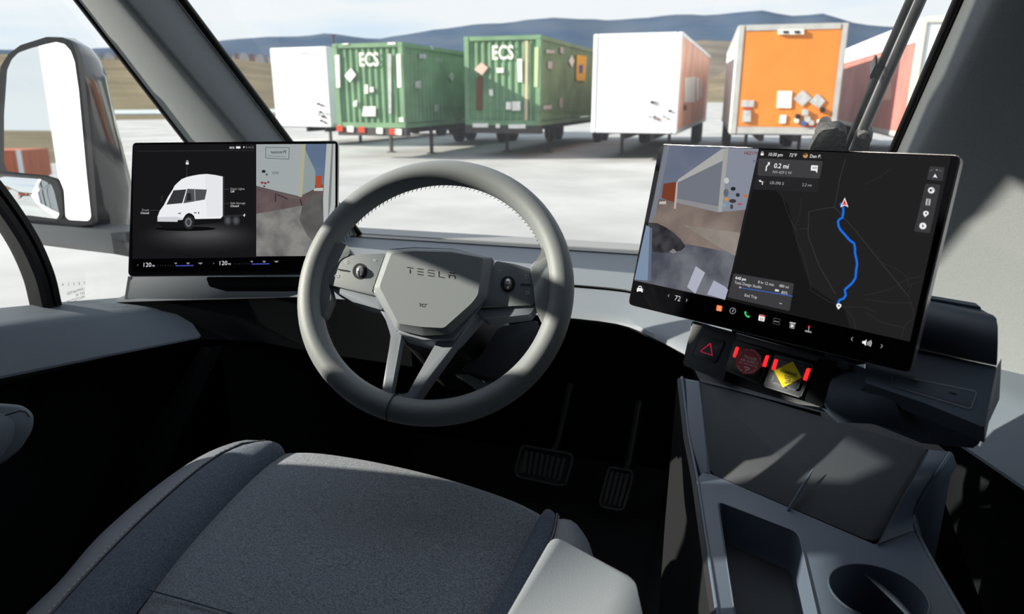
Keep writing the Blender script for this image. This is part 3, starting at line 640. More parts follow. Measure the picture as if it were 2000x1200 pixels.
# left display picture
L('status_page', [(260, 283), (500, 281), (500, 503), (259, 506)], (23, 23, 26))
for k in range(18):
    q = 1 - k / 18; v = int(23 + 52 * (k / 17) ** 1.5)
    L('floor_glow', [(max(260, min(499, x)), min(y, 503)) for x, y in ell(392, 463 - 6 * (1 - q), 30 + 105 * q, 4 + 34 * q, 40)], (v, v, v + 2), 1.05 + k * .05)
L('ground_shadow', ell(362, 447, 60, 4.5), (12, 12, 13), 2)
L('bottom_bar', [(259, 507), (612, 500), (612, 528), (258, 530)], (2, 2, 3), 1)
L('header_line', [(268, 295.2), (496, 293.6), (496, 294.4), (268, 296)], (55, 55, 58), 2)
L('truck_rear_panel', [(433, 344), (438, 345), (438, 424), (433, 424)], (52, 54, 58), 2)
L('truck_skirt', [(307, 432), (347, 431), (358, 420), (383, 420), (437, 425), (437, 434), (381, 440), (360, 446), (322, 446), (309, 438)], (20, 20, 22), 2.3)
L('truck_body', [(307.5, 424), (312, 412), (320, 401), (328, 385), (337, 371), (341, 363), (347, 357), (355, 350), (365, 346), (378, 343), (390, 341), (404, 340), (420, 342), (435, 345), (435, 422), (431, 427), (381, 428), (379, 422), (375, 418), (369, 416), (363, 419), (359, 425), (356, 430), (347, 430), (347, 433.5), (307.5, 433)], (236, 237, 240), 2.6)
L('truck_hood_shade', [(307.5, 424), (347, 424), (356, 426), (356, 430), (347, 430), (347, 433.5), (307.5, 433)], (205, 207, 212), 2.8)
L('truck_side_shade', [(400, 341), (435, 345), (435, 422), (404, 424)], (228, 230, 234), 2.7)
L('truck_windscreen', [(339, 372), (364, 370), (356, 397), (325, 400)], (52, 54, 58), 3); L('truck_side_glass', [(366, 369), (404, 370.5), (400, 390), (358, 397.5)], (78, 80, 84), 3); L('truck_seat', [(366, 378), (372, 377), (374, 391), (364, 393)], (40, 40, 43), 3.2); L('truck_pillar', [(379, 369), (381, 369), (382, 393), (380, 393)], (150, 152, 155), 3.2)
L('truck_mirror', [(315, 383), (318, 382), (317, 393), (314.5, 396)], (45, 46, 49), 3); L('truck_headlight', [(346, 417), (354, 415), (352, 419)], (110, 112, 116), 3); L('truck_mark', [(379, 415), (384, 415), (384, 417), (379, 417)], (60, 60, 63), 3); L('truck_mark', [(387, 414), (389, 414), (389, 418), (387, 418)], (60, 60, 63), 3)
L('truck_wheel', ell(369, 435, 10.5, 13.5), (38, 39, 41), 3); L('wheel_rim', ell(368, 434.5, 6.5, 9), (112, 114, 118), 3.2); L('wheel_hub', ell(368, 434.5, 4, 6), (62, 63, 66), 3.4)
for x in (445, 461): L('truck_wheel', ell(x, 431, 8, 10), (48, 50, 53), 2.2); L('wheel_rim', ell(x, 431, 4.5, 6), (78, 80, 84), 2.4)
L('truck_frame', [(436, 421), (474, 419), (474, 422), (436, 425)], (40, 42, 45), 2.1)
for a, b in (((365, 325), (365, 345)), ((294, 411), (311, 411)), ((438, 370), (448, 370)), ((438, 398), (448, 398))): ribbon('callout_line', LF, [a, b], .8, Z0 * 3, ui(70, 70, 74), ls)
L('lock_icon', [(363, 317), (368.5, 317), (368.5, 321.5), (363, 321.5)], (230, 230, 230), 3); ribbon('lock_shackle', LF, [(364.2, 317), (364.2, 314.6), (365.7, 313.6), (367.3, 314.6), (367.3, 317)], .9, Z0 * 3, ui(230, 230, 230), ls)
for s, x, y, al, c in (('Trunk', 291, 412.5, 'RIGHT', 150), ('Closed', 291, 418, 'RIGHT', 215), ('Deck Lights', 450, 371, 'LEFT', 150), ('Off', 450, 376.2, 'LEFT', 215), ('Side Storage', 450, 399, 'LEFT', 150), ('Closed', 450, 404.5, 'LEFT', 215), ('85%', 458, 290.5, 'RIGHT', 220), ('P', 475, 290, 'LEFT', 235), ('R N D', 480, 290, 'LEFT', 120)): T(s, x, y, 4.0, (c, c, c), align=al, bold=.01)
L('battery_icon', [(461, 286), (469.5, 286), (469.5, 290.4), (461, 290.4)], (230, 230, 230), 3); L('bolt_icon', [(477, 417), (479.5, 421), (478, 421), (477.5, 424), (474.5, 420.5), (476.3, 420.5)], (235, 235, 235), 3)
for dx, dy in ((0, 0), (148.5, -3.4)):
    T('120', 278 + dx, 521.5 + dy, 8.2, (225, 225, 228)); T('PSI', 297 + dx, 521 + dy, 3, (200, 200, 203), bold=.02)
    L('pressure_bar', [(343 + dx, 518.6 + dy), (378 + dx, 518 + dy), (378 + dx, 519.8 + dy), (343 + dx, 520.4 + dy)], (70, 84, 190), 3)
    for k in range(3): L('tick_mark', [(340.5 + k * 23 + dx, 513.5 + dy), (346 + k * 25 + dx, 513.3 + dy), (343.5 + k * 24 + dx, 517 + dy)], (150, 150, 155), 3)
    for k in range(7): L('tick_mark', [(308 + k * 5 + dx, 518 + dy), (309 + k * 5 + dx, 518 + dy), (309 + k * 5 + dx, 520 + dy), (308 + k * 5 + dx, 520 + dy)], (60, 60, 66), 3)
    L('axle_icon', [(268 + dx, 516 + dy), (271 + dx, 518 + dy), (268 + dx, 520 + dy)], (90, 90, 95), 3)
# camera picture on the left display
cam_ground = emis('feed_ground', S(98, 97, 96), 1, nscale=30, col2=S(136, 135, 132)); cam_far = emis('feed_far_ground', S(88, 74, 76), 1, nscale=24, col2=S(112, 98, 98)); feed_sky = emis('feed_sky', S(92, 110, 136), 1, nscale=10, col2=S(112, 130, 152))
L('camera_view', [(500.5, 282), (655, 281), (655, 398), (500.5, 398)], feed_sky, 1); L('feed_ground', [(500.5, 398), (655, 398), (655, 420), (648, 500), (500.5, 501)], cam_ground, 1.1)
L('feed_ground_far', [(500.5, 363), (655, 360), (655, 385), (590, 402), (500.5, 418)], cam_far, 1.3); L('feed_lane', [(590, 402), (610, 381), (632, 381), (640, 420), (628, 490), (600, 460), (585, 430)], emis('feed_lane', S(76, 73, 74), 1, nscale=26, col2=S(100, 98, 97)), 1.5)
L('feed_trailer_front', [(500.5, 282), (592, 281.5), (586, 382), (578, 384), (540, 376), (500.5, 364)], (158, 165, 166), 2); L('feed_trailer_side', [(592, 283), (616, 335), (615, 369), (584, 384)], (140, 152, 152), 2); L('feed_trailer_edge', [(590, 282), (597, 281.5), (590, 385), (583, 384)], (170, 168, 140), 2.2)
L('feed_trailer_base', [(500.5, 363), (540, 373), (582, 383), (582, 385), (540, 377), (500.5, 367)], (92, 84, 84), 2.4)
for a, b in (((538, 378), (538, 395)), ((541, 380), (562, 389)), ((586, 389), (590, 402))): ribbon('feed_landing_leg', LF, [a, b], 2.2, Z0 * 2.4, ui(48, 42, 46), ls)
L('feed_red_container', [(617, 344), (629, 343), (627, 367), (617, 367)], (170, 76, 46), 1.6); L('feed_white_van', [(613, 368), (631, 367), (631, 373), (613, 373)], (190, 190, 188), 1.7)
L('feed_truck_side', [(638, 281), (655, 281), (655, 400), (644, 440), (632, 480), (624, 490), (632, 440), (631, 390), (634, 340)], (176, 182, 180), 2.5); L('feed_truck_crease', [(648, 281), (651, 281), (646, 400), (634, 470), (641, 420), (642, 380)], (120, 124, 122), 2.7)
for a, b in (((519, 288), (565, 288.5)), ((565, 288.5), (564, 311)), ((564, 311), (519, 309)), ((519, 309), (519, 288))): ribbon('feed_sign_border', LF, [a, b], 1.0, Z0 * 3, ui(70, 80, 82), ls)
T('Premier', 559, 300, 6.5, (48, 55, 58), mirror=True, bold=.01); ribbon('feed_sign_underline', LF, [(523, 304.5), (559, 306.5)], .7, Z0 * 3, ui(90, 98, 100), ls); T('OX6', 531, 340, 4.6, (70, 78, 80), bold=.01)
for x, y, wd, c in ((515, 335, 4, (40, 44, 46)), (521, 341, 2.5, (80, 90, 95)), (512, 357, 3, (140, 60, 60)), (518, 358, 3, (110, 70, 72)), (524, 356, 2.5, (120, 60, 60)), (516, 364, 2, (60, 50, 52))): L('feed_connector', ell(x, y, wd, wd * .8, 10), c, 3)
# right display picture
def G(name, pts, col, z=1): return L(name, pts, col, z, RF, rs)
def TR(s, x, y, h, c=(235, 235, 235), **k): return T(s, x, y, h, c, fr=RF, par=rs, **k)
feed_g2 = emis('feed_yard_ground', S(70, 74, 84), 1, nscale=26, col2=S(112, 114, 122)); feed_g3 = emis('feed_yard_far', S(98, 86, 84), 1, nscale=16, col2=S(138, 124, 116)); feed_s2 = emis('feed_storm_sky', S(96, 104, 124), 1, nscale=8, col2=S(120, 126, 142))
G('camera_view', [(1297, 284), (1482, 291), (1452, 425), (1272, 415)], feed_s2); G('feed_far_ground', [(1277, 388), (1456, 408), (1437, 495), (1262, 462)], feed_g3, 1.2); G('feed_ground', [(1262, 462), (1437, 495), (1416, 586), (1239, 548)], feed_g2, 1.3)
G('feed_streak', [(1335, 440), (1446, 455), (1436, 500), (1400, 480)], emis('feed_streak', S(112, 104, 98), 1, nscale=20, col2=S(146, 138, 130)), 1.6)
G('feed_truck_edge', [(1300, 284), (1308, 284), (1280, 420), (1270, 440), (1266, 438)], (120, 124, 132), 1.5)
G('feed_red_container', [(1296, 359), (1323, 355), (1319, 396), (1292, 387)], (118, 60, 42), 1.6); G('feed_container_post', [(1321, 355), (1325, 355), (1320, 408), (1316, 408)], (178, 170, 166), 1.8); G('feed_white_bar', [(1288, 394), (1301, 393), (1301, 399), (1287, 399)], (190, 180, 170), 1.8)
G('feed_trailer_side', [(1324, 355), (1414, 314), (1407, 414), (1398, 414), (1322, 394)], (112, 116, 126), 2); G('feed_trailer_skirt', [(1322, 388), (1406, 404), (1406, 415), (1398, 414), (1321, 396)], (140, 138, 142), 2.1); G('feed_trailer_roof', [(1323, 357), (1324, 351), (1410, 291), (1422, 289), (1418, 311)], (168, 168, 166), 2.2); G('feed_trailer_front', [(1422, 289), (1482, 291), (1456, 410), (1409, 414)], (132, 138, 152), 2.2); G('feed_trailer_post', [(1414, 290), (1423, 289), (1410, 414), (1402, 414)], (160, 160, 158), 2.4)
for x, y, rx, ry, c in ((1419, 353, 5, 6, (190, 190, 192)), (1418, 377, 5, 8, (96, 102, 112)), (1432, 369, 5, 4, (40, 40, 46)), (1441, 381, 4, 4, (50, 54, 66)), (1419, 389, 4, 3.4, (210, 140, 50)), (1457, 383, 4, 3.4, (190, 110, 60)), (1431, 393, 7, 4, (60, 56, 56)), (1445, 399, 5, 2.4, (160, 90, 100)), (1429, 404, 3, 5, (72, 66, 66)), (1415, 401, 4, 3, (120, 160, 190))): G('feed_connector', ell(x, y, rx, ry, 12), c, 3)
TR('HEZ17Y', 1480, 303, 6, (120, 52, 58), align='RIGHT', mirror=False, bold=.02); TR('30S', 1479, 317.5, 5, (72, 78, 90), align='RIGHT')
G('feed_tyre', [(1266, 435), (1283, 436), (1300, 444), (1315, 454), (1330, 468), (1339, 482), (1330, 490), (1315, 493), (1290, 494), (1274, 492), (1272, 460)], emis('feed_tyre', S(36, 36, 40), 1, nscale=60, col2=S(66, 66, 70)), 2); G('feed_rock', [(1307, 492), (1315, 486), (1322, 492), (1315, 496)], (128, 128, 130), 2.2)
G('feed_truck_body', [(1262, 440), (1272, 446), (1269, 549), (1239, 546)], (124, 142, 166), 2.3); G('feed_truck_crease', [(1269, 445), (1274, 446), (1271, 549), (1265, 548)], (98, 106, 122), 2.5)
G('feed_light_patch', [(1359, 520), (1377, 533), (1358, 574), (1342, 561)], (172, 176, 190), 2.6); G('feed_light_patch', [(1394, 548), (1416, 560), (1422, 566), (1416, 586), (1381, 575)], (166, 170, 188), 2.6)
G('map_page', [(1483, 292), (1858, 306), (1777, 668), (1418, 586)], (33, 33, 34)); G('map_ocean', [(1471, 368), (1515, 372), (1540, 400), (1548, 440), (1560, 490), (1572, 530), (1585, 560), (1630, 590), (1650, 606), (1660, 640), (1418, 586)], (24, 24, 25), 1.4)
rc = ui(62, 62, 64)
for pts in ([(1651, 311), (1640, 350), (1630, 405), (1670, 450), (1720, 512), (1774, 579)], [(1630, 405), (1605, 408), (1580, 414), (1578, 460), (1600, 520), (1632, 575)]): ribbon('map_border', RF, pts, 1.0, Z0 * 2, rc, rs)
rc2 = ui(48, 48, 50)
for pts in ([(1526, 376), (1536, 410), (1548, 440), (1556, 470), (1570, 500), (1578, 535), (1584, 565)], [(1565, 385), (1562, 420), (1552, 445), (1560, 462)], [(1543, 430), (1556, 448), (1580, 446)], [(1580, 566), (1620, 590), (1650, 600), (1668, 625), (1672, 645)], [(1690, 577), (1740, 565), (1772, 545), (1800, 540)], [(1774, 579), (1782, 600), (1786, 620), (1768, 635), (1760, 660)], [(1720, 512), (1750, 525), (1770, 540), (1775, 560)], [(1690, 585), (1740, 592), (1782, 592)], [(1690, 610), (1720, 630), (1765, 640)], [(1650, 600), (1690, 600), (1710, 610)], [(1774, 579), (1780, 555), (1800, 550)], [(1690, 360), (1720, 345), (1740, 330)]): ribbon('map_road', RF, pts, .9, Z0 * 2, rc2, rs)
ribbon('route_line', RF, [(1641.5, 397), (1647, 406.5), (1647, 416), (1645, 426), (1640, 428), (1636.5, 433), (1638, 442), (1641.5, 449), (1653, 462), (1660, 470), (1668, 475.5), (1670, 485), (1670, 495), (1673, 508), (1674, 516), (1672, 530), (1671, 543), (1664.5, 553), (1657, 560), (1650, 566), (1651, 572), (1652, 577), (1647, 584), (1640, 586), (1637, 592), (1637, 597)], 4.4, Z0 * 3, ui(28, 110, 225), rs)
G('position_arrow_outline', [(1650, 386), (1657, 405), (1649.5, 401.5), (1641, 405)], (240, 235, 235), 4); G('position_arrow', [(1649.6, 390), (1654.5, 402.5), (1649.5, 399.8), (1644, 402.5)], (222, 58, 62), 5)
G('map_pin', [(1637.5, 605), (1633.5, 598.5), (1634, 594.5), (1638.5, 592.8), (1643, 595), (1643, 599)], (245, 245, 245), 4); G('pin_dot', ell(1638.5, 597.6, 1.7, 1.8, 10), (30, 40, 60), 5)
G('route_card', rnd([(1482, 309), (1607, 315), (1601, 349), (1479, 343)], 3), (62, 62, 64), 2); G('next_card', rnd([(1478, 343.5), (1601, 349.5), (1597, 376), (1471, 370)], 3), (38, 38, 40), 1.8)
W = (242, 242, 242)
G('lock_icon', [(1486, 299.5), (1491.6, 299.7), (1491.2, 303.8), (1485.6, 303.6)], W, 3); ribbon('lock_shackle', RF, [(1487, 299.5), (1487.5, 297), (1489.2, 296.2), (1490.6, 297.2), (1490.6, 299.6)], .9, Z0 * 3, ui(*W), rs)
TR('10:30 pm', 1499.5, 304.5, 6.2, W, sq=.92); TR('72°F', 1541, 306, 6.2, W, sq=.92); G('avatar', ell(1573, 304, 4.8, 4.8), (196, 150, 96), 3); G('avatar_hair', ell(1572, 301.5, 3.6, 2.2), (92, 60, 36), 4); TR('Dan P.', 1581, 308, 6.2, W, sq=.95)
TR('0.2 mi', 1511, 328, 9, W, bold=.01, sq=.95); TR('NV-439 S W', 1508.5, 338.5, 5.4, (175, 175, 177), sq=.95); TR('US-395 S', 1503, 359.5, 5.4, (175, 175, 177), sq=1.0); TR('2.2 mi', 1566, 363.5, 5.4, (165, 165, 167))
ribbon('turn_arrow', RF, [(1496, 334), (1497, 326), (1500.5, 321)], 2.2, Z0 * 4, ui(*W), rs); G('turn_arrow_head', [(1499, 317.5), (1504, 317), (1502.5, 324)], W, 4)
ribbon('turn_arrow', RF, [(1488.5, 361), (1489.5, 355.5), (1484, 353.5)], 1.8, Z0 * 4, ui(*W), rs); G('turn_arrow_head', [(1485.5, 351), (1485, 356.5), (1482, 353)], W, 4); ribbon('turn_branch', RF, [(1489.5, 355.5), (1493.5, 356)], 1.0, Z0 * 4, ui(120, 120, 120), rs)
G('road_shield', [(1584.5, 323), (1597.5, 323.5), (1596, 338.5), (1593, 334), (1583.5, 333)], W, 4); TR('439', 1586.5, 330, 4, (60, 60, 62), z=5, bold=.02)
G('trip_card', rnd([(1433, 534), (1551, 554), (1542, 608), (1421, 581)], 3), (60, 60, 63), 2)
TR('6:42 pm', 1436, 545, 5.2, W, bold=.02, sq=.95); TR('8 hr 12 min', 1480, 553.5, 5.4, (205, 205, 207), sq=.92); TR('480 mi', 1521, 560.5, 5.4, (205, 205, 207), sq=.95); TR('Tesla Design Studio', 1434, 554, 5.4, (205, 205, 207), sq=.93); TR('80%', 1525.5, 573.5, 5.4, (205, 205, 207)); TR('End Trip', 1453.5, 579, 5.4, (205, 205, 207)); TR('...', 1522, 593, 6, (215, 215, 217), bold=.03)
G('battery_icon', [(1514, 565), (1521.5, 566.3), (1520.7, 570.3), (1513.2, 569)], (215, 215, 217), 4); ribbon('trip_progress', RF, [(1445, 562), (1495, 570), (1548, 579)], 1.5, Z0 * 4, ui(56, 106, 190), rs); G('trip_start', ell(1445.5, 561.6, 2, 1.8, 10), (225, 160, 150), 5)
G('compass_card', rnd([(1816, 325), (1845, 327), (1841, 354), (1810, 351)], 3), (58, 58, 60), 2); G('compass_arrow', [(1826.5, 339.5), (1830.5, 348), (1826, 345.8), (1822, 347.4)], W, 4); TR('N', 1827.5, 333.5, 3, (200, 200, 200)); 
for a, b in (((1816, 334), (1822, 331)), ((1834, 332), (1840, 336))): ribbon('compass_tick', RF, [a, b], .9, Z0 * 4, ui(120, 120, 122), rs)
G('tool_strip', rnd([(1808, 359), (1837, 361), (1816, 456), (1785, 452)], 3), (58, 58, 60), 2)
G('globe_icon', ell(1819, 372, 6.4, 6), W, 4); G('globe_land', [(1815, 370), (1819, 369), (1821, 372), (1817, 376)], (58, 58, 60), 5); G('globe_land', [(1821, 368), (1824, 370), (1823, 373)], (58, 58, 60), 5)
ribbon('signal_icon', RF, [(1810, 389), (1817, 389.5), (1815.5, 401), (1808.3, 400.4), (1810, 389)], 1.1, Z0 * 4, ui(*W), rs)
for q in (392, 395, 398): G('signal_dot', ell(1811.3 - (q - 392) * .1, q, .9, .9, 8), W, 4); G('signal_dot', ell(1814.6 - (q - 392) * .1, q, .9, .9, 8), W, 4)
G('pin_icon', [(1806.5, 424.5), (1803, 418), (1804, 413.5), (1809, 412), (1813.5, 414), (1813.5, 418.5)], W, 4); G('pin_dot', ell(1808.7, 417, 2, 2, 10), (58, 58, 60), 5); G('charge_icon', ell(1802.5, 441.6, 6.8, 6.4), W, 4); G('charge_bolt', [(1803.5, 437), (1799.5, 442.5), (1802, 442.5), (1801, 446.5), (1805.5, 440.8), (1803, 440.8)], (58, 58, 60), 5)
G('car_icon', [(1246, 562.5), (1247.5, 558.5), (1252.5, 559), (1253.5, 563.5), (1255.5, 565), (1255, 571.5), (1252.8, 571), (1252.6, 569.5), (1246.4, 569), (1245.8, 570.6), (1243.8, 570), (1244, 563.5)], W, 3); G('car_glass', [(1247, 562.5), (1248.2, 560.2), (1251.8, 560.6), (1252.3, 563)], (10, 10, 10), 4)
TR('72', 1316.5, 586.5, 10, (205, 205, 207)); 
for pts in ([(1307, 575.5), (1304.8, 578), (1306.4, 580.5)], [(1340.4, 584), (1342, 587), (1339.8, 589.4)], [(1666, 659), (1662.5, 662.5), (1664.5, 666)], [(1721, 673), (1723.5, 676.5), (1720, 680)]): ribbon('chevron', RF, pts, 1.4, Z0 * 3, ui(150, 150, 152), rs)
def tile(name, x, y, s, col, z=3): return G(name, rnd([(x - s + 1, y - s - 1), (x + s, y - s + 1.4), (x + s - 1.6, y + s + 1), (x - s - .8, y + s - 1.4)], 2), col, z)
tile('music_icon', 1405, 602.5, 5.8, (240, 128, 78)); G('music_bar', [(1402, 600), (1408, 601), (1408, 602.4), (1402, 601.4)], (250, 190, 160), 4); G('music_bar', [(1401.6, 604), (1407.6, 605), (1407.6, 606.4), (1401.6, 605.4)], (250, 190, 160), 4)
ribbon('gauge_icon', RF, ell(1431, 607.5, 5.6, 5.6, 20) + [(1436.6, 607.5)], 1.1, Z0 * 3, ui(150, 150, 152), rs); ribbon('gauge_needle', RF, [(1430, 609.5), (1432.8, 605.5)], 1.3, Z0 * 3, ui(190, 190, 192), rs)
ribbon('phone_icon', RF, [(1455.2, 609.6), (1456, 614.5), (1458.6, 618), (1463, 619.6)], 2.6, Z0 * 3, ui(64, 210, 110), rs); G('phone_end', ell(1455.8, 610.6, 2, 2.4, 10), (64, 210, 110), 4); G('phone_end', ell(1462, 618.8, 2.4, 2, 10), (64, 210, 110), 4)
tile('calendar_icon', 1488, 621.5, 6.2, W); G('calendar_header', [(1483.4, 614.6), (1494.4, 617), (1493.8, 619.6), (1482.8, 617.2)], (214, 70, 62), 4); TR('25', 1483.6, 625.5, 5, (50, 50, 52), z=5, bold=.02)
ribbon('more_icon', RF, [(1511.5, 621.5), (1523.5, 624), (1522, 635), (1510, 632.4), (1511.5, 621.5)], .8, Z0 * 3, ui(90, 90, 92), rs)
for k in (-3.2, 0, 3.2): G('more_dot', ell(1516.6 + k, 628.5 + k * .2, 1, 1, 8), (170, 170, 172), 3)
tile('video_icon', 1547.5, 637, 5.4, (122, 122, 125)); G('video_slate', [(1542.6, 629), (1554, 631.4), (1553.6, 633.4), (1542.2, 631)], (200, 200, 202), 4); G('play_mark', [(1545.6, 633.6), (1551, 637.6), (1545, 640)], W, 4)
G('joystick_base', [(1572.5, 645), (1585, 648), (1584.4, 651), (1572, 648)], (150, 150, 153), 3); ribbon('joystick_stick', RF, [(1579, 646.5), (1579.8, 639)], 1.2, Z0 * 3, ui(180, 180, 182), rs); G('joystick_ball', ell(1580, 638.5, 2, 2, 12), (216, 64, 66), 4)
G('speaker_icon', [(1684.5, 666.5), (1688, 667), (1692.5, 663.5), (1691, 676), (1687, 671.5), (1683.8, 671)], W, 3)
for k in (4, 7, 10): ribbon('sound_wave', RF, [(1690 + k + .5, 669.5 - k * .55 + 1), (1691 + k + .8, 670.5), (1689.6 + k, 671 + k * .55 + 1)], 1.3, Z0 * 3, ui(225, 225, 227), rs)
# ---------------------------------------------------------------- steering wheel
WF = facing((-.4047, .9099, 2.0893), R(8.93), R(33.29))
sw = thing('steering_wheel', WF.o, 'grey leather steering wheel with a faceted hub and open lower spoke', 'steering wheel')
RIM_R, RIM_T = .1821, .0182
rim_pts = [WF.P(RIM_R * math.cos(2 * math.pi * k / 96), RIM_R * math.sin(2 * math.pi * k / 96), 0) for k in range(96)]
def rim_ring(k, n=20):
    t = 2 * math.pi * k / 96; out = []
    cy = math.cos(t); fl = .004 * max(0, -math.sin(t)) ** 3 - .003 * max(0, math.cos(t + .85)) ** 4
    for j in range(n):
        p = 2 * math.pi * j / n; r = RIM_R - fl + RIM_T * math.cos(p); c = RIM_T * 1.12 * math.sin(p)
        out.append(WF.P(r * math.cos(t), r * math.sin(t), c))
    return out
rows = [rim_ring(k) for k in range(97)]
loft('rim', rows, wheel_m, sw, closed=True, smooth=80)
# seam at the bottom of the rim
a, b = WF.px(764, 805); t0 = math.atan2(b, a)
def seam(t, nm):
    pts = [WF.P((RIM_R + (RIM_T + .0006) * math.cos(p) - .004) * math.cos(t), (RIM_R + (RIM_T + .0006) * math.cos(p) - .004) * math.sin(t), (RIM_T + .0006) * 1.12 * math.sin(p)) for p in (2 * math.pi * k / 24 for k in range(24))]
    tube(nm, pts, .0011, black_m, sw, 6, closed=True)
seam(t0, 'rim_seam')
# stitched inner line of the rim
bm = bmesh.new()
for k in range(150):
    t = 2 * math.pi * k / 150; q = RIM_R - RIM_T * .98
    A = WF.P(q * math.cos(t), q * math.sin(t), -.006); B = WF.P((q - .0008) * math.cos(t + .02), (q - .0008) * math.sin(t + .02), -.011); bm_tube(bm, [A, B], .0005, 4)
tag(from_bm('rim_stitching', bm, black_m, sw), kind='stuff')
def lobe(name, pts, c0, c1):
    return prism(name, WF, rnd(pts, 14, 5), c0, c1, wheel_m, sw, .012, 5, smooth=70)
lobe('rim_grip', [(655, 470), (678, 478), (690, 498), (668, 503), (641, 540), (642, 562), (648, 582), (628, 625), (608, 600), (606, 520)], -.014, .007)
lobe('rim_grip', [(1066, 455), (1054, 502), (1034, 520), (1042, 560), (1046, 606), (1064, 640), (1086, 610), (1090, 500)], -.014, .010)
# lower spoke: one open frame
sp = [(735, 596), (766, 645), (763, 657), (742, 776), (746, 786), (790, 793), (806, 787), (888, 672), (942, 606), (905, 600), (855, 664), (797, 767), (790, 776), (762, 774), (758, 769), (779, 654), (784, 648), (760, 600)]
prism('lower_spoke', WF, sp, -.034, -.004, spoke_m, sw, .004, 3)
# side spokes with switch pads
prism('side_spoke', WF, rnd([(637, 556), (735, 578), (748, 603), (742, 605), (690, 590), (650, 567)], 3), -.03, .002, spoke_m, sw, .004, 2)
prism('side_spoke', WF, rnd([(935, 606), (1047, 595), (1035, 614), (950, 624), (937, 616)], 3), -.03, .002, spoke_m, sw, .004, 2)
pl_ = prism('switch_pad', WF, rnd([(667, 502), (706, 497), (752, 495), (726, 570), (736, 579), (706, 572), (637, 555), (637, 547)], 3), -.02, .006, hub_m, sw, .0015, 2)
pr_ = prism('switch_pad', WF, rnd([(968, 510), (1006, 516), (1040, 526), (1047, 588), (1038, 596), (938, 601), (950, 575)], 3), -.02, .006, hub_m, sw, .0015, 2)
for pad, x, y in ((pl_, 703, 530), (pr_, 992, 555)):
    prism('scroll_well', WF, ell(x, y, 14.5, 15.5, 24), .002, .0066, black_m, pad)
    bm = bmesh.new(); n = 28; a, b = WF.px(x, y, .008); rows = []
    for i in range(9):
        th = math.pi * (i / 8 - .5); rr = .0086 * math.cos(th) + .0006; cc = []
        for k in range(n):
            q = 2 * math.pi * k / n; r2 = rr * (1 - (.05 if k % 2 else 0)); cc.append(WF.P(a + .0086 * math.sin(th) * .62, b + r2 * math.cos(q), .0062 + r2 * math.sin(q)))
        rows.append(cc)
    loft('scroll_wheel', rows, silver_m, pad, closed=True, caps=True, smooth=20)
icon_m = mat('pad_print', (.55, .56, .56), .6, .3)
for x0, y0, x1, y1, pad in ((660, 526.5, 681, 529.5, pl_), (1017, 555.5, 1037, 556.5, pr_)): ribbon('switch_mark', WF, [(x0, y0), (x1, y1)], 2.4, .0071, black_m, pad)
def ticon(pad, x, y, k):
    s = 3.2; shapes = {'phone': [(x - s, y - s), (x + s, y - s * .3), (x + s * .6, y + s), (x - s, y + s * .7), (x - s, y - s)], 'mic': [(x, y - s), (x + s, y), (x, y + s), (x - s, y), (x, y - s)], 'arrow': [(x - s, y), (x + s, y), (x, y + s)], 'loop': ell(x, y, s, s * .8, 10) + [(x + s, y)]}
    ribbon('pad_icon', WF, shapes[k], .9, .0071, icon_m, pad)
for pad, x, y, k in ((pl_, 676, 512, 'mic'), (pl_, 731, 508, 'arrow'), (pl_, 657, 539, 'loop'), (pr_, 976, 528, 'arrow'), (pr_, 1030, 540, 'phone'), (pr_, 1030, 572, 'loop')): ticon(pad, x, y, k)
# hub: base and faceted cover
prism('hub_base', WF, rnd([(756, 487), (808, 483), (884, 486), (965, 505), (952, 583), (884, 662), (826, 664), (776, 650), (728, 570)], 4), -.05, .008, spoke_m, sw, .003, 2)
face = [(763, 493), (808, 489), (882, 491), (947, 503), (936, 577), (923, 594), (868, 643), (824, 641), (777, 634), (739, 560)]
skirt = [(757, 489), (807, 485), (883, 487), (961, 504), (951, 580), (938, 596), (879, 654), (824, 656), (775, 644), (730, 563)]
HC = .024
fl_ = rnd(face, 6, 3); sk_ = rnd(skirt, 6, 3)
hub_cover = loft('hub_cover', [[WF.at(x, y, .004) for x, y in sk_], [WF.at(x, y, .014) for x, y in sk_], [WF.at(x, y, HC - .002) for x, y in fl_], [WF.at(822 + (x - 822) * .975, 565 + (y - 565) * .975, HC) for x, y in fl_]], hub_m, sw, closed=True, caps=True, smooth=24)
def stroke(fr, pts, wd, c, m, par, nm='letter_stroke'): return ribbon(nm, fr, pts, wd, c, m, par)
# hub lettering, drawn from strokes
lh = 11.0
def letter(ch, x, y, wd):
    s = .13; up = lambda fx, fy: (x + fx * wd, y + s * fx * wd - fy * lh)
    G_ = {'T': [[(0, 1), (1, 1)], [(.5, .72), (.5, 0)]], 'E': [[(0, 1), (1, 1)], [(0, .5), (1, .5)], [(0, 0), (1, 0)]], 'S': [[(1, 1), (0, 1), (0, .52), (1, .52), (1, 0), (0, 0)]], 'L': [[(0, 1), (0, 0), (1, 0)]], 'A': [[(0, 1), (1, 1)], [(0, .6), (0, 0)], [(0, .55), (1, .55)], [(1, .6), (1, 0)]]}
    for st in G_[ch]: stroke(WF, [up(*p) for p in st], 1.5, HC + .0004, black_m, hub_cover)
for ch, x, y in zip('TESLA', (795, 815, 836, 857, 877), (533.5, 535.8, 538.4, 541, 543.6)): letter(ch, x, y, 11.5)
for st in ([(819, 592), (821, 595), (820, 599)], [(824, 594), (830, 594.5), (830, 599.5), (824.5, 599), (824, 594)], [(831, 595), (833.5, 594)]): stroke(WF, st, 1.1, HC + .0004, black_m, hub_cover, 'airbag_mark')
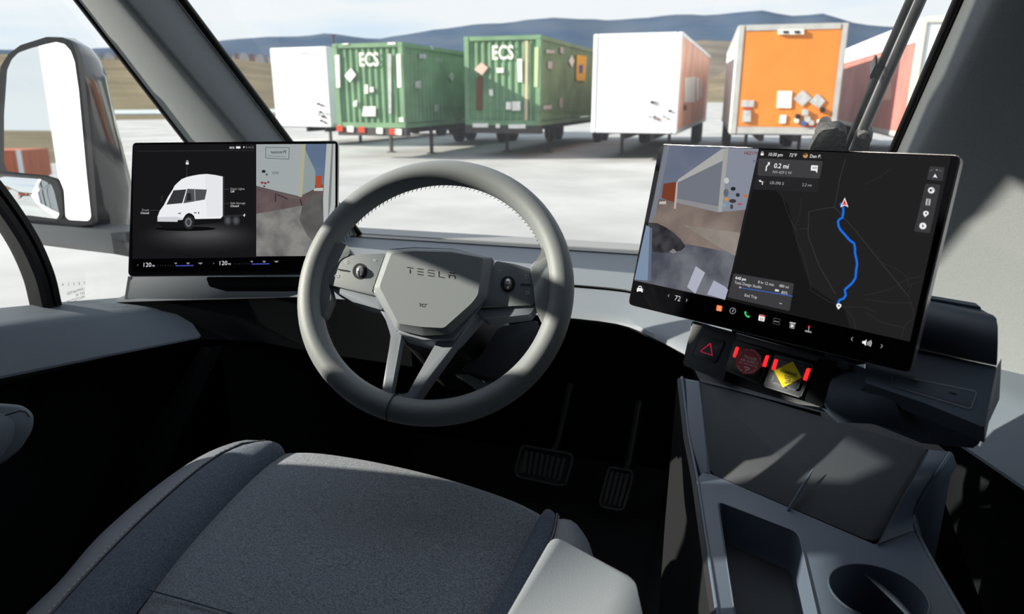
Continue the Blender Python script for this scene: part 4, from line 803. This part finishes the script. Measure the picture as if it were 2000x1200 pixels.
# ---------------------------------------------------------------- steering column
col = thing('steering_column', WF.P(0, 0, -.2), 'dark steering column shroud and stalk behind the wheel', 'steering column')
rows = []
for c, k in ((-.045, .8), (-.08, 1.0), (-.20, 1.05), (-.36, 1.15)):
    rows.append([WF.P(a * k, b * k - .015, c) for a, b in rnd([(-.06, -.06), (.06, -.06), (.07, .05), (-.07, .05)], .03)])
loft('shroud', rows, black_m, col, closed=True, caps=True)
prism('side_shroud', WF, rnd([(974, 640), (1008, 632), (1050, 626), (1060, 660), (1030, 720), (985, 742), (935, 732), (900, 722), (940, 694)], 6), -.17, -.085, dashdark_m, col, .01, 3)
prism('stalk', WF, rnd([(888, 731), (914, 732), (958, 753), (968, 762), (940, 768), (905, 742)], 2), -.115, -.10, hub_m, col, .004, 2)
prism('stalk', WF, rnd([(928, 731), (938, 733), (968, 746), (975, 752), (950, 750)], 2), -.135, -.125, hub_m, col, .002, 2)
# ---------------------------------------------------------------- switch module under the right display
MF = facing(RF.at(1480, 710, -.02), R(-30.82), R(24), R(.94))
mod = thing('switch_module', MF.o, 'dark switch bar under the right display with hazard, air supply and brake switches', 'switch panel')
prism('housing', MF, rnd([(1352, 627), (1660, 710), (1606, 796), (1560, 790), (1500, 772), (1412, 746), (1333, 713)], 3), -.09, -.02, dashdark_m, mod, .004, 3)
prism('hazard_bezel', MF, rnd([(1354, 627), (1440, 651), (1412, 746), (1334, 713)], 3), -.03, 0, dashdark_m, mod, .003, 3)
prism('top_bezel', MF, [(1438, 650), (1660, 712), (1655, 724), (1434, 664)], -.03, 0, dashdark_m, mod, .002, 2)
prism('end_bezel', MF, rnd([(1598, 700), (1634, 706), (1606, 797), (1571, 783)], 3), -.03, .001, foot_m, mod, .003, 3)
hb = prism('hazard_button', MF, rnd([(1371, 652), (1416, 666), (1397, 710), (1352, 695)], 6), -.01, .0016, dashdark_m, mod, .0012, 2)
ribbon('button_gap', MF, rnd([(1370, 651), (1417, 665.4), (1397.5, 711), (1351, 695.6)], 6) + [(1370, 652)], 1.3, .0004, black_m, hb)
red_m = mat('hazard_red', (.60, .015, .055), .5, .4, emit=.45)
ribbon('hazard_triangle', MF, [(1387.5, 671), (1391, 694.5), (1368, 686.5), (1387.5, 671), (1388.6, 677)], 3.2, .002, red_m, hb); 
def valve(nm, label, outer, inner, leds, sticker, sticker_m, body_m):
    o = prism(nm, MF, rnd(outer, 4), -.03, .003, body_m, mod, .002, 2)
    i = prism('push_button', MF, rnd(inner, 4), 0, .0062, body_m, o, .0014, 2)
    ribbon('button_gap', MF, rnd(inner, 4) + [rnd(inner, 4)[0]], 1.4, .0034, black_m, o)
    for l in leds: tag(prism('indicator_light', MF, rnd(l, 2), .001, .005, led_m, o, .0006, 2), 'lit red')
    s = prism('sticker', MF, sticker, .005, .0068, sticker_m, i)
    return o, i, s
led_m = mat('lit_led', S(255, 40, 45), .3, .5, emit=1.1)
maroon_s = mat('maroon_sticker', (.42, .045, .065), .5, .3); yellow_s = mat('yellow_sticker', (.76, .60, .015), .7, .15)
oc = [(1462 + 27 * math.cos(R(22.5 + 45 * k)) , 706 + 27 * math.sin(R(22.5 + 45 * k)) ) for k in range(8)]
va, vi, vs_ = valve('air_valve', '', [(1434, 664), (1508, 687), (1484, 751), (1415, 724)], [(1446, 677), (1494, 691), (1480, 736), (1430, 722)], [[(1437.5, 677), (1442.5, 678.5), (1437, 699), (1430.5, 697.5)], [(1496, 694), (1501.5, 694), (1495, 717), (1488, 716)]], oc, maroon_s, black_m)
vb, vj, vt = valve('brake_valve', '', [(1513, 691), (1590, 713), (1564, 778), (1490, 755)], [(1522, 702), (1575, 716), (1557, 764), (1506, 747)], [[(1513, 701), (1519, 702.5), (1513, 724), (1506.5, 722)], [(1576, 719), (1582.5, 720), (1574.5, 744), (1567.5, 742)]], rnd([(1548.5, 706), (1566, 738), (1529, 757.5), (1511.5, 724)], 3), yellow_s, dashdark_m)
pk_m = mat('sticker_pink_print', (.85, .62, .62), .6, .2)
MS = Frame(MF.o, MF.u, MF.v, MF.n)
def st(s, x, y, h, m, par, al='CENTER', sq=1, rot=0, c=.0072):
    fr = Frame(MF.P(*MF.px(x, y, c), 0), MF.u * math.cos(rot) + MF.v * math.sin(rot), MF.v * math.cos(rot) - MF.u * math.sin(rot), MF.n)
    return text_mesh('lettering', s, fr, x, y, h, m, par, c, align=al, squash=sq, bold=.012)
st('TRAILER', 1464.5, 702, 5.2, pk_m, vs_); st('AIR SUPPLY', 1462.5, 709, 5.2, pk_m, vs_, sq=.98); st('NOT FOR PARKING', 1460.5, 713.5, 2.8, pk_m, vs_, sq=1.1)
for i, chh in enumerate('PULL TO EVACUATE'):
    t = R(202 - i * 8.6 * 1.05); 
    if chh != ' ': st(chh, 1462 + 21.6 * math.cos(R(205 + i * 9.4)), 706.5 + 21.6 * math.sin(R(205 + i * 9.4)), 3.0, pk_m, vs_, rot=-R(205 + i * 9.4 - 270))
for i, chh in enumerate('PUSH TO SUPPLY'):
    q = 152 - i * 8.4
    if chh != ' ': st(chh, 1461 + 24 * math.cos(R(q)), 705.5 + 24 * math.sin(R(q)), 3.0, pk_m, vs_, rot=-R(q - 90))
for par, x, y, m in ((vs_, 1458, 718.5, pk_m), (vt, 1537.5, 740, black_m)): ribbon('hook_emblem', MF, [(x - 5, y - 1.6), (x + 3, y), (x + 6, y + 2.4), (x + 3, y + 4.6), (x - 2.5, y + 3.4)], 2.0, .0072, m, par)
st('PARKING', 1539.5, 731.5, 6.0, black_m, vt, rot=-R(15) * 0, sq=.95); st('BRAKE', 1538, 737, 3, black_m, vt, sq=1.05); st('RELEASE', 1541, 748.5, 3.2, black_m, vt, rot=R(27), sq=1.0)
for i in range(9): st('PUSH TO AP'[i], 1517 + i * 3.1, 727 - i * 0 + 0 if False else 722.5 - i * 1.75 + 0, 2.4, black_m, vt, rot=R(30)) if 'PUSH TO AP'[i] != ' ' and i < 9 else None
# ---------------------------------------------------------------- storage module with charging ports, right of the switches
module_m = mat('module_plastic', (.042, .060, .088), .6, .3, bump=.08, bscale=900)
sto = thing('storage_box', MF.at(1800, 740, 0), 'dark blue-grey storage box with rounded lid and two charging ports, beside the large display', 'storage box')
SF = facing(RF.at(1800, 700, -.03), R(-30.82), R(14), R(.94))
def srow(pts, c): return [SF.at(x, y, c) for x, y in pts]
def lrow(yl, yr, c, xr, xl=1640):
    xs = [xl + (xr - xl) * k / 8 for k in range(9)]; return [SF.at(x, yl + (yr - yl) * k / 8, c) for k, x in enumerate(xs)]
lid = [lrow(560, 600, -.12, 1908), lrow(553, 612, -.10, 1930), lrow(552, 616, -.07, 1940), lrow(560, 622, -.045, 1946), lrow(580, 640, -.028, 1949), lrow(605, 668, -.02, 1949), lrow(640, 700, -.018, 1948), lrow(650, 713, -.02, 1947), lrow(653, 715, -.06, 1946)]
lid_m = mat('module_lid', (.05, .068, .098), .5, .4, bump=.08, bscale=900)
loft('lid', lid, lid_m, sto, smooth=60)
side = [[r[-1] for r in lid]]; bm = bmesh.new(); vv = [bm.verts.new(p) for p in side[0]]; bm.faces.new(vv); from_bm('lid_end', bm, module_m, sto)
loft('lid_ledge', [lrow(558, 598, -.16, 1905), lrow(548, 592, -.15, 1905), lrow(552, 600, -.11, 1915), lrow(562, 612, -.11, 1919)], module_m, sto)
# body: shelf with ports, bevelled front
top_b = [(1640, 655), (1700, 668), (1800, 686), (1947, 716)]
sh_f = [(1640, 716), (1700, 752), (1812, 790), (1923, 836)]
loA = [(1640, 800), (1700, 815), (1800, 850), (1912, 868)]
loB = [(1640, 822), (1700, 826), (1800, 866), (1900, 876)]
PF = plane3(SF.at(1640, 655, -.022), SF.at(1947, 716, -.022), SF.at(1923, 836, .044))
prism('port_shelf', PF, rnd([(1690, 660), (1947, 716), (1923, 836), (1812, 790), (1690, 748)], [2, 4, 6, 10, 2]), -.02, 0, module_m, sto, .003, 3)
sh_f = [(1690, 748), (1740, 764), (1812, 790), (1923, 836)]; sh_w = [PF.at(x, y, -.002) for x, y in sh_f]
loft('lower_body', [sh_w, [p + Vector((0, .002, -.006)) for p in sh_w], srow(loA, -.02), srow(loB, -.06)], module_m, sto, smooth=40)
bm = bmesh.new(); vv = [bm.verts.new(p) for p in (SF.at(1947, 716, -.022), SF.at(1923, 836, .044), SF.at(1912, 868, -.02), SF.at(1952, 780, -.08), SF.at(1956, 700, -.08))]; bm.faces.new(vv); from_bm('end_cap', bm, module_m, sto)
loft('left_cheek', [[SF.at(1612, 690, -.02), SF.at(1640, 700, -.015), SF.at(1690, 720, -.01), SF.at(1745, 742, .006)], [SF.at(1606, 740, 0), SF.at(1628, 752, .016), SF.at(1680, 772, .022), SF.at(1745, 775, .024)], [SF.at(1602, 784, .008), SF.at(1620, 800, .024), SF.at(1680, 815, .026), SF.at(1760, 815, .022)], [SF.at(1600, 792, -.01), SF.at(1636, 826, .012), SF.at(1700, 828, .012), SF.at(1790, 850, -.01)]], module_m, sto, smooth=70)
# recessed port tray
prism('port_tray', PF, rnd([(1743, 733), (1906, 766), (1896, 797), (1746, 752)], 6), -.004, .0012, module_m, sto, .0008)
ribbon('tray_rim', PF, rnd([(1742, 731), (1908, 765), (1897, 799), (1742, 753)], 7) + [(1742, 735)], 1.6, .0018, mat('tray_rim_satin', (.10, .115, .135), .4, .5), sto)
for x, y in ((1784, 743), (1861, 766)):
    prism('charging_port', PF, rnd([(x - 9, y - 4), (x + 7, y), (x + 9, y + 4), (x - 6, y + 1)], 2), .0005, .0022, module_m, sto, .0004); prism('port_slot', PF, rnd([(x - 6, y - 2.6), (x + 5, y), (x + 6.4, y + 2.6), (x - 4, y)], 1), .001, .0026, black_m, sto)
# ---------------------------------------------------------------- centre console
CZ = 1.80
con = thing('center_console', (.15, .9, FL), 'blue-grey centre console with a tray and cup holder, right of the driver seat', 'console')
ZF = Frame((0, 0, CZ), (1, 0, 0), (0, 1, 0), (0, 0, 1))
zp = lambda x, y, c=0: ZF.px(x, y, c)
bl, br = onZ(1388, 926, CZ), onZ(1708, 1064, CZ)
tl = onY(1366, 742, bl.y + .18)
DF = plane3(bl, br, tl)
outer_px = [(1362, 935), (1378, 919), (1388, 926), (1708, 1064), (1740, 1050), (1789, 1036), (1815, 1085), (1885, 1205), (1960, 1330), (1450, 1330), (1410, 1250)]
tray_px = rnd([(1400, 978), (1560, 1040), (1618, 1290), (1447, 1290)], [10, 16, 4, 4], 5)
c3 = [Vector(zp(*p)) for p in ((1617, 1130), (1672, 1103), (1816, 1180))]
def circum(a, b, c):
    d = 2 * (a.x * (b.y - c.y) + b.x * (c.y - a.y) + c.x * (a.y - b.y))
    u = ((a.length_squared) * (b.y - c.y) + b.length_squared * (c.y - a.y) + c.length_squared * (a.y - b.y)) / d
    v = ((a.length_squared) * (c.x - b.x) + b.length_squared * (a.x - c.x) + c.length_squared * (b.x - a.x)) / d
    return Vector((u, v)), (Vector((u, v)) - a).length
cc, cr_ = circum(*c3)
print('CUP', cc, cr_)
cup = [(cc.x + cr_ * math.cos(2 * math.pi * k / 40), cc.y + cr_ * math.sin(2 * math.pi * k / 40)) for k in range(40)]
tray = [zp(*p) for p in tray_px]; outer = [zp(*p) for p in rnd(outer_px, [2, 2, 2, 4, 2, 4, 20, 20, 4, 4, 20], 4)]
bm = bmesh.new(); edges = []
for loop in (outer, tray, cup):
    vs = [bm.verts.new((a, b, CZ)) for a, b in loop]; edges += [bm.edges.new((vs[i], vs[(i + 1) % len(vs)])) for i in range(len(vs))]
bmesh.ops.triangle_fill(bm, use_beauty=True, edges=edges)
for f in bm.faces: f.normal_update()
from_bm('top_deck', bm, console_m, con, smooth=0)
def well(name, loop, depth, taper, m, par, rim=.004):
    c = Vector((sum(p[0] for p in loop) / len(loop), sum(p[1] for p in loop) / len(loop)))
    rows = []
    for z, s in ((CZ + .0, 1.0), (CZ + .0022, .985), (CZ + .0018, .965), (CZ - .006, .95), (CZ - depth + .008, taper), (CZ - depth, taper * .96)):
        rows.append([Vector((c.x + (p[0] - c.x) * s, c.y + (p[1] - c.y) * s, z)) for p in loop])
    o = loft(name, rows, m, par, closed=True, smooth=50)
    bm = bmesh.new(); bm.faces.new([bm.verts.new(p) for p in rows[-1]]); from_bm(name + '_floor', bm, bin_m, o)
well('tray', tray, .05, .90, console_m, con); well('cup_holder', cup, .075, .88, console_m, con)
# sloping part with the bin lid
lid_px = [(1367, 742), (1600, 800), (1812, 880), (1800, 905), (1712, 1063), (1690, 1062), (1389, 925), (1376, 870)]
prism('bin_lid', DF, rnd([(1367, 742), (1813, 878), (1714, 1064), (1388, 925)], [5, 10, 26, 10], 5), -.015, .0, bin_m, con, .002)
frame_px = [(1332, 736), (1367, 742), (1388, 925), (1362, 934), (1345, 850)]
prism('bin_frame', DF, frame_px, -.03, .003, console_m, con, .006, 3)
mixp = lambda x, y, t: DF.at(x, y, .003).lerp(onZ(x, y, CZ), t)
inner_e = resample([DF.at(1814, 879, .003), DF.at(1765, 970, .003), DF.at(1716, 1062, .003)], 9)
outer_e = resample(catmull([DF.at(1856, 884, .003), DF.at(1836, 916, .003), mixp(1805, 958, .2), mixp(1786, 995, .6), mixp(1785, 1015, 1), onZ(1789, 1036, CZ)], 6), 9)
loft('bin_frame', [[o_ + Vector((.012, .004, -.02)), o_ + Vector((.004, .001, -.002)), o_, o_.lerp(i_, .15) + Vector((0, 0, .001)), i_, i_ + Vector((-.002, .0, -.012))] for o_, i_ in zip(outer_e, inner_e)], console_m, con, smooth=60)
ribbon('lid_seam', DF, [(1812, 882), (1790, 925), (1713, 1064)], 2.0, .0034, black_m, con)
prism('bin_back', DF, [(1340, 690), (1700, 760), (1850, 884), (1812, 880), (1366, 742)], -.06, -.004, black_m, con)
prism('lid_top_edge', DF, [(1367, 741), (1602, 802), (1602, 806), (1367, 745)], -.004, .002, dashdark_m, con)
# sides of the console
le = [onZ(*p, CZ) for p in ((1362, 935), (1410, 1250), (1450, 1330))]
rt = [DF.at(1332, 736, .003), DF.at(1345, 850, .003)] + le
loft('left_side', [[p for p in rt], [p + Vector((-.008, .0, -.006)) for p in rt], [Vector((p.x - .012, p.y, FL + .3)) for p in rt], [Vector((p.x - .012, p.y, FL)) for p in rt]], black_m, con, smooth=50)
re = outer_e[:-1] + [onZ(*p, CZ) for p in ((1789, 1036), (1815, 1085), (1885, 1205), (1960, 1330))]
loft('right_side', [[p for p in re], [p + Vector((.006, 0, -.006)) for p in re], [Vector((p.x + .006, p.y, FL)) for p in re]], console_m, con, smooth=50)
ev = lambda ps, dz: [p + Vector((0, 0, dz)) for p in ps]
tube('edge_highlight', ev(catmull(re, 4), -.001), .0028, console_m, con, 8); tube('edge_highlight', ev(rt, -.001), .0028, console_m, con, 8)  # thin bead added so the deck edges catch a highlight
slim_bar = thing('slim_bar', DF.at(1540, 995, .01), 'slim blue-black line, built as a thin bar on the bin lid of the console', 'slim_bar')
A, B = DF.at(1538, 1000, .004), DF.at(1588, 917, .016)  # thin tapered bar added to draw a dark line on the lid
tube('bar_body', [A, A.lerp(B, .06), A.lerp(B, .8)], [.0014, .0022, .0022], console_m, slim_bar, 8); tube('bar_end', [A.lerp(B, .8), A.lerp(B, 1)], [.0021, .0006], console_m, slim_bar, 8)
# ---------------------------------------------------------------- driver seat
SZ = 1.765
seat = thing('driver_seat', (-.6, .5, FL), 'grey fabric driver seat with leather-edged bolsters and two armrests', 'seat')
NS = 15
lseam = resample(catmull([(205, 1262, 0), (255, 1197, 0), (290, 1151, 0), (350, 1078, 0), (420, 1001, 0), (490, 931, 0), (535, 893, 0), (556, 880, 0)], 8), NS)
rseam = resample(catmull([(912, 1282, 0), (945, 1212, 0), (985, 1140, 0), (1015, 1080, 0), (1040, 1030, 0), (1057, 1003, 0)], 8), NS)
front = resample(catmull([(556, 880, 0), (620, 886, 0), (700, 898, 0), (800, 919, 0), (900, 946, 0), (980, 973, 0), (1057, 1003, 0)], 8), 13)
Lw = [onZ(p.x, p.y, SZ) for p in lseam]; Rw = [onZ(p.x, p.y, SZ) for p in rseam]; Fw = [onZ(p.x, p.y, SZ + .012 * math.sin(math.pi * k / 12)) for k, p in enumerate(front)]
rows = []
for i in range(NS):
    t = i / (NS - 1); r = []
    for k in range(13):
        s = k / 12; p = Lw[i].lerp(Rw[i], s)
        bulge = Fw[k] - Lw[-1].lerp(Rw[-1], s); p += Vector((bulge.x, bulge.y, 0)) * t ** 3
        p.z += .012 * math.sin(math.pi * s) - .010 * (1 - t) ** 2
        if k in (0, 12): p.z -= .006
        r.append(p)
    rows.append(r)
fwd = (Lw[-1] - Lw[-3]).normalized(); fwd.z = 0
for f_, dz in ((.010, -.004), (.020, -.016), (.026, -.035), (.022, -.10)): rows.append([p + fwd * f_ + Vector((0, 0, dz)) for p in rows[NS - 1]])
cushion = loft('cushion', rows, fabric_m, seat, smooth=80, sub=1)
# seam across the cushion
bmS = [onZ(288 + (1050 - 288) * s, 1152 + 250 * s + 20 * s * s, SZ + .001) for s in (0, .1, .2, .3, .45, .6)]
tube('cross_seam', [p + Vector((0, 0, .0065 * math.sin(math.pi * min(1, k / 6)))) for k, p in enumerate(bmS)], .0010, fabric2_m, seat, 6)
def bolster(seamW, pipe_px, out_px, zs, name_f, name_l, flip=1):
    n = len(seamW); pipe = resample(catmull([(x, y, 0) for x, y in pipe_px], 8), n); out = resample(catmull([(x, y, 0) for x, y in out_px], 8), n)
    fr_, lr_ = [], []
    for i in range(n):
        t = i / (n - 1); fall = 0
        a = seamW[i] - Vector((0, 0, .010)); d = onZ(pipe[i].x, pipe[i].y, SZ + zs[0]); o = onZ(out[i].x, out[i].y, SZ + zs[1])
        m1 = a.lerp(d, .22) + Vector((0, 0, .020)); m2 = a.lerp(d, .6) + Vector((0, 0, .017))
        fr_.append([a, a.lerp(d, .06) + Vector((0, 0, .010)), m1, m2, a.lerp(d, .85) + Vector((0, 0, .008)), d])
        c = d.lerp(o, .45) + Vector((0, 0, .010))
        dn = Vector(((o - d).x * .25, (o - d).y * .25, 0))
        lr_.append([d + Vector((0, 0, -.001)), c, o, o + dn * .4 + Vector((0, 0, -.05)), o + dn * .2 + Vector((0, 0, -.14))])
    for rws in (fr_, lr_):
        last = rws[-1]; ctr = sum(last, Vector()) / len(last)
        rws.append([p.lerp(ctr, .25) + fwd * .012 + Vector((0, 0, -.014)) for p in last]); rws.append([p.lerp(ctr, .35) + fwd * .016 + Vector((0, 0, -.06)) for p in last])
    b1 = loft(name_f, fr_, fabric2_m, seat, smooth=80, sub=1); loft(name_l, lr_, leather_m, seat, smooth=80, sub=1)
    pp = [r[-1] for r in fr_[:n]]
    tube('piping', [p + Vector((0, 0, .0012)) for p in pp], .0022, dashdark_m, seat, 6)
    bm = bmesh.new(); q = resample([r[1] * .16 + r[0] * .84 + Vector((0, 0, .0022)) for r in lr_[:n]], 110)
    for k in range(0, 108, 2): bm_tube(bm, [q[k], q[k + 1]], .0008, 4)
    tag(from_bm('stitching', bm, stitch_m, seat), kind='stuff')
bolster(Lw, [(45, 1262), (101, 1200), (164, 1130), (245, 1046), (315, 980), (385, 920), (448, 878), (492, 864), (518, 863)], [(-20, 1262), (38, 1200), (105, 1141), (150, 1081), (189, 1040), (280, 962), (350, 913), (402, 884), (455, 866), (490, 862)], (.012, -.02), 'left_bolster', 'left_leather_edge')
bolster(Rw, [(960, 1275), (1000, 1200), (1050, 1105), (1075, 1060), (1084, 1030), (1088, 1006)], [(1065, 1290), (1110, 1210), (1150, 1140), (1163, 1096), (1160, 1060), (1140, 1030)], (.012, -.01), 'right_bolster', 'right_leather_edge')
box('seat_base', (-.88, .30, FL + .05), (-.36, .72, SZ - .14), black_m, seat, .03); box('pedestal', (-.80, .30, FL), (-.45, .66, FL + .06), black_m, seat, .01)
# armrests
def armrest(px, Z, drop, name):
    fr = Frame((0, 0, Z), (1, 0, 0), (0, 1, 0), (0, 0, 1))
    return prism(name, fr, px, -drop, 0, arm_m, seat, .012, 5, smooth=70)
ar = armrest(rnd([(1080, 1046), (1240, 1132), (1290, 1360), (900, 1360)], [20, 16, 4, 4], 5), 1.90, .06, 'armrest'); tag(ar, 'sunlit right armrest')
ap = [(-40, 790), (0, 788), (40, 793), (62, 806), (68, 822), (60, 848), (38, 880), (5, 907), (-60, 940)]
arl = loft('armrest', [[onZ(x, y, 1.80) + Vector((-.02 * k, 0, 0)) for x, y in ap] for k in (0,)] + [], arm_m, seat) if False else None
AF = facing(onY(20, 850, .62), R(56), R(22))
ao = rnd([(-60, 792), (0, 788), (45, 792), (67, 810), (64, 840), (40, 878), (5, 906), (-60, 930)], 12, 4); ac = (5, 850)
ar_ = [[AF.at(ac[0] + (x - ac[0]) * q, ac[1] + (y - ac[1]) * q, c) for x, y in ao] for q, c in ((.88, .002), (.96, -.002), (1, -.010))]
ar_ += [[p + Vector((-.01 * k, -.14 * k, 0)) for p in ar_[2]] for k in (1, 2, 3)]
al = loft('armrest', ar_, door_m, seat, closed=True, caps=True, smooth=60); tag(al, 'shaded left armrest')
ribbon('armrest_seam', AF, [(-40, 826), (0, 815), (38, 803), (50, 805), (58, 815)], 2.0, .0028, black_m, al)
# ---------------------------------------------------------------- pedals
pm = mat('pedal_rubber', (.075, .077, .08), .5, .4)
def pedal(label, ctr, Z, outer, ribs, name):
    o = onZ(*ctr, Z); fr = Frame(o, (1, 0, 0), Vector((0, .62, .78)).normalized(), Vector((0, -.78, .62)).normalized())
    root = thing('foot_pedal', o, label, 'pedal')
    prism('pedal_plate', fr, rnd(outer, 8, 4), -.012, 0, black_m, root, .002)
    bm = bmesh.new(); lo = [fr.at(x, y, .002) for x, y in rnd(outer, 8, 4)]; bm_tube(bm, lo, .0042, 6, True); from_bm('pad_rim', bm, pm, root, 60)
    for a, b in ribs: prism('rib', fr, line([a, b], 6.5), 0, .005, pm, root, .0012)
    ax, ay = fr.px(*ctr); tube('pedal_arm', [fr.P(ax + .0, ay, -.012), fr.P(ax + .015, ay + .08, -.05), fr.P(ax + .02, ay + .26, -.07)], .011, black_m, root)
    return root
pedal('wide ribbed brake pedal, left of the two', (1063, 910), 1.37, [(1019, 871), (1118, 888), (1117, 905), (1104, 948), (1090, 949), (1012, 932), (1006, 922)], [((1028 + 10.6 * k, 881 + 2 * k), (1024 + 9.6 * k, 924 + 2.2 * k)) for k in range(8)], 'brake')
pedal('narrow upright accelerator pedal with long ribs, right of the two', (1205, 955), 1.36, [(1190, 913), (1236, 921), (1232, 946), (1217, 996), (1208, 997), (1176, 991), (1172, 982)], [((1196 + 10 * k, 921 + 1.8 * k), (1181 + 9.4 * k, 984 + 2 * k)) for k in range(4)], 'accelerator')
# raised floor tunnel, right of the pedals
loft('floor_hump', [[Vector((x, y, z)) for x, z in ((-.13, FL), (-.11, FL + .04), (-.06, FL + .06), (0, FL + .06))] for y in (1.0, 1.4, 1.85)], carpet_m).__setitem__('kind', 'structure')
# ---------------------------------------------------------------- door mirror
def mirror_normal(px, refl): d = ray(*px).normalized(); return (Vector(refl).normalized() - d).normalized()
mo = onX(100, 270, -1.80)
mn = mirror_normal((60, 280), (.018, -1, 0))
mu = Vector((0, 0, 1)).cross(mn).normalized(); MRF = Frame(mo, mu, mn.cross(mu), mn)
mrt = thing('door_mirror', mo, 'large black door mirror with two panes outside the left window', 'mirror')
bez = [(91, 72), (122, 73), (140, 80), (151, 108), (160, 180), (172, 300), (184, 440), (130, 446), (60, 438), (-14, 432), (-16, 340), (-6, 200), (1, 130), (16, 106), (40, 88)]
hs = [(111, 71), (146, 75), (180, 96), (196, 118), (210, 152), (228, 240), (258, 360), (256, 470), (150, 470), (60, 460), (0, 440), (10, 340), (20, 200), (25, 130), (60, 90)]
prism('bezel', MRF, rnd(bez, 8, 3), -.03, -.001, mirrorframe_m, mrt, .004, 2)
bb = resample([Vector((x, y, 0)) for x, y in bez + bez[:1]], 49)[:-1]; hh = resample([Vector((x, y, 0)) for x, y in hs + hs[:1]], 49)[:-1]
bb = [Vector((x, y, 0)) for x, y in bez]; hh = [Vector((x, y, 0)) for x, y in hs]
def mrow(t, c, q): return [MRF.at(*(a.lerp(b, t)).xy, c) for a, b in zip(bb, hh)]
loft('housing', [mrow(0, -.02, 0), mrow(.30, -.05, 0), mrow(.62, -.10, 0), mrow(.88, -.15, 0), mrow(1.0, -.20, 0), [MRF.at(*(a.lerp(b, .8)).xy, -.24) for a, b in zip(bb, hh)]], mirrorbody_m, mrt, closed=True, caps=True, smooth=70)
main = [(91, 86), (110, 82), (126, 86), (138, 99), (146, 121), (154, 177), (169, 340), (178, 424), (173, 432), (135, 430), (128, 424), (125, 372), (116, 350), (93, 343), (14, 335), (8, 317), (8, 223), (14, 137), (23, 116), (36, 103), (58, 95)]
prism('main_pane', MRF, rnd(main, 4, 3), -.002, .0015, mirror_m, mrt)
small = rnd([(8, 345), (80, 350), (100, 360), (106, 375), (116, 418), (111, 428), (57, 421), (-8, 418), (-8, 350)], 4, 3)
mn2 = mirror_normal((80, 370), (.05, -1, -.18)); cxy = MRF.px(60, 385)
prism('spot_mirror_frame', MRF, rnd([(2, 338), (90, 345), (112, 352), (120, 375), (125, 425), (112, 434), (-12, 425), (-12, 340)], 6, 3), -.001, .004, mirrorframe_m, mrt, .002)
bm = bmesh.new(); ring = [MRF.px(x, y, .005) for x, y in small]; prev = None
for s in (1, .75, .5, .25):
    cur = []
    for a, b in ring:
        da, db = (a - cxy[0]) * s, (b - cxy[1]) * s; cur.append(bm.verts.new(MRF.P(cxy[0] + da, cxy[1] + db, .0046 + .012 * (1 - s * s) * .5)))
    if prev:
        for k in range(len(cur)): bm.faces.new((prev[k], prev[(k + 1) % len(cur)], cur[(k + 1) % len(cur)], cur[k]))
    prev = cur
bm.faces.new(prev); from_bm('spot_pane', bm, mirror_m, mrt, 80)
prism('lower_arm', MRF, rnd([(6, 432), (60, 437), (190, 448), (262, 452), (262, 502), (96, 481), (45, 474), (20, 468), (12, 452)], 5, 3), -.10, .012, mat('mirror_arm_grey', (.20, .205, .21), .3, .5), mrt, .008, 3)
prism('arm_bracket', MRF, [(215, 455), (262, 452), (290, 470), (290, 510), (222, 497)], -.10, .014, mirrorbody_m, mrt, .004)
q0 = MRF.at(270, 480, -.05); tube('mount_tube', [q0, Vector((-1.45, q0.y + .12, q0.z - .06))], .03, mirrorbody_m, mrt, 10)
# ---------------------------------------------------------------- wiper outside the windscreen
wp = thing('windscreen_wiper', onY(1650, 290, 1.75), 'black windscreen wiper standing upright before the right A-pillar', 'wiper')
WP = plane3(wl(1.94, -1) + Vector((0, .02, .0)), wl(1.94, 1) + Vector((0, .02, 0)), wl(3.1, 1) + Vector((0, .02, 0)))
wq = lambda x, y, c: WP.at(x, y, -c)
tube('wiper_arm', [wq(1788, -20, .05), wq(1712, 150, .05), wq(1650, 300, .05), wq(1630, 345, .05)], .0085, rubber_m, wp, 8)
tube('wiper_blade', [wq(1808, -20, .03), wq(1733, 150, .03), wq(1672, 292, .03), wq(1660, 318, .03)], .0085, mat('wiper_blade_rubber', (.012, .013, .015), .4, .5), wp, 8)
tube('blade_spine', [wq(1799, -20, .035), wq(1723, 150, .035), wq(1661, 292, .035)], .0035, silver_m, wp, 6)
for pts in ([(1710, 126), (1714, 129), (1712, 150), (1700, 155), (1699, 148)], [(1740, 132), (1741, 138), (1727, 157), (1722, 154)]): prism('blade_clip', WP, pts, -.05, -.025, rubber_m, wp)
mt = mat('dusty_black_plastic', (.05, .052, .055), .7, .3, noise=.5, nscale=120)
for name, pts in (('pivot_base', [(1580, 292), (1602, 255), (1638, 250), (1655, 262), (1648, 310), (1580, 310)]), ('pivot_base', [(1662, 300), (1672, 268), (1690, 258), (1702, 264), (1697, 296), (1690, 310), (1660, 310)])): prism(name, WP, rnd(pts, 6), -.035, -.015, mt, wp, .006, 2)
for x, y in ((1611, 244), (1690, 258)):
    tube('pivot_cap', [wq(x - 4, y + 14, .05), wq(x, y, .05), wq(x + 1, y - 9, .05)], [.017, .015, .011], mt, wp, 12)
# etched marking on the quarter glass (mirror-written from inside)
QF = Frame(onX(140, 570, -1.385), (-.06, 1, 0), (0, 0, 1), (1, .06, 0))
em = mat('etched_print', (.22, .23, .24), .8, .1)
for i, (chh, x) in enumerate(zip('TESLA', (166, 155, 145, 134, 123))): text_mesh('etched_lettering', chh, QF, x, 556.5 + i * .5, 5.5, em, bpy.data.objects['window_2'], .003, align='CENTER', mirror=True)
for s, y in (('LAMINATED', 567), ('E6T 43', 575), ('PROTOTYPE', 583)): text_mesh('etched_lettering', s, QF, 166, y - 1, 5.4, em, bpy.data.objects['window_2'], .003, mirror=True, squash=1.0)
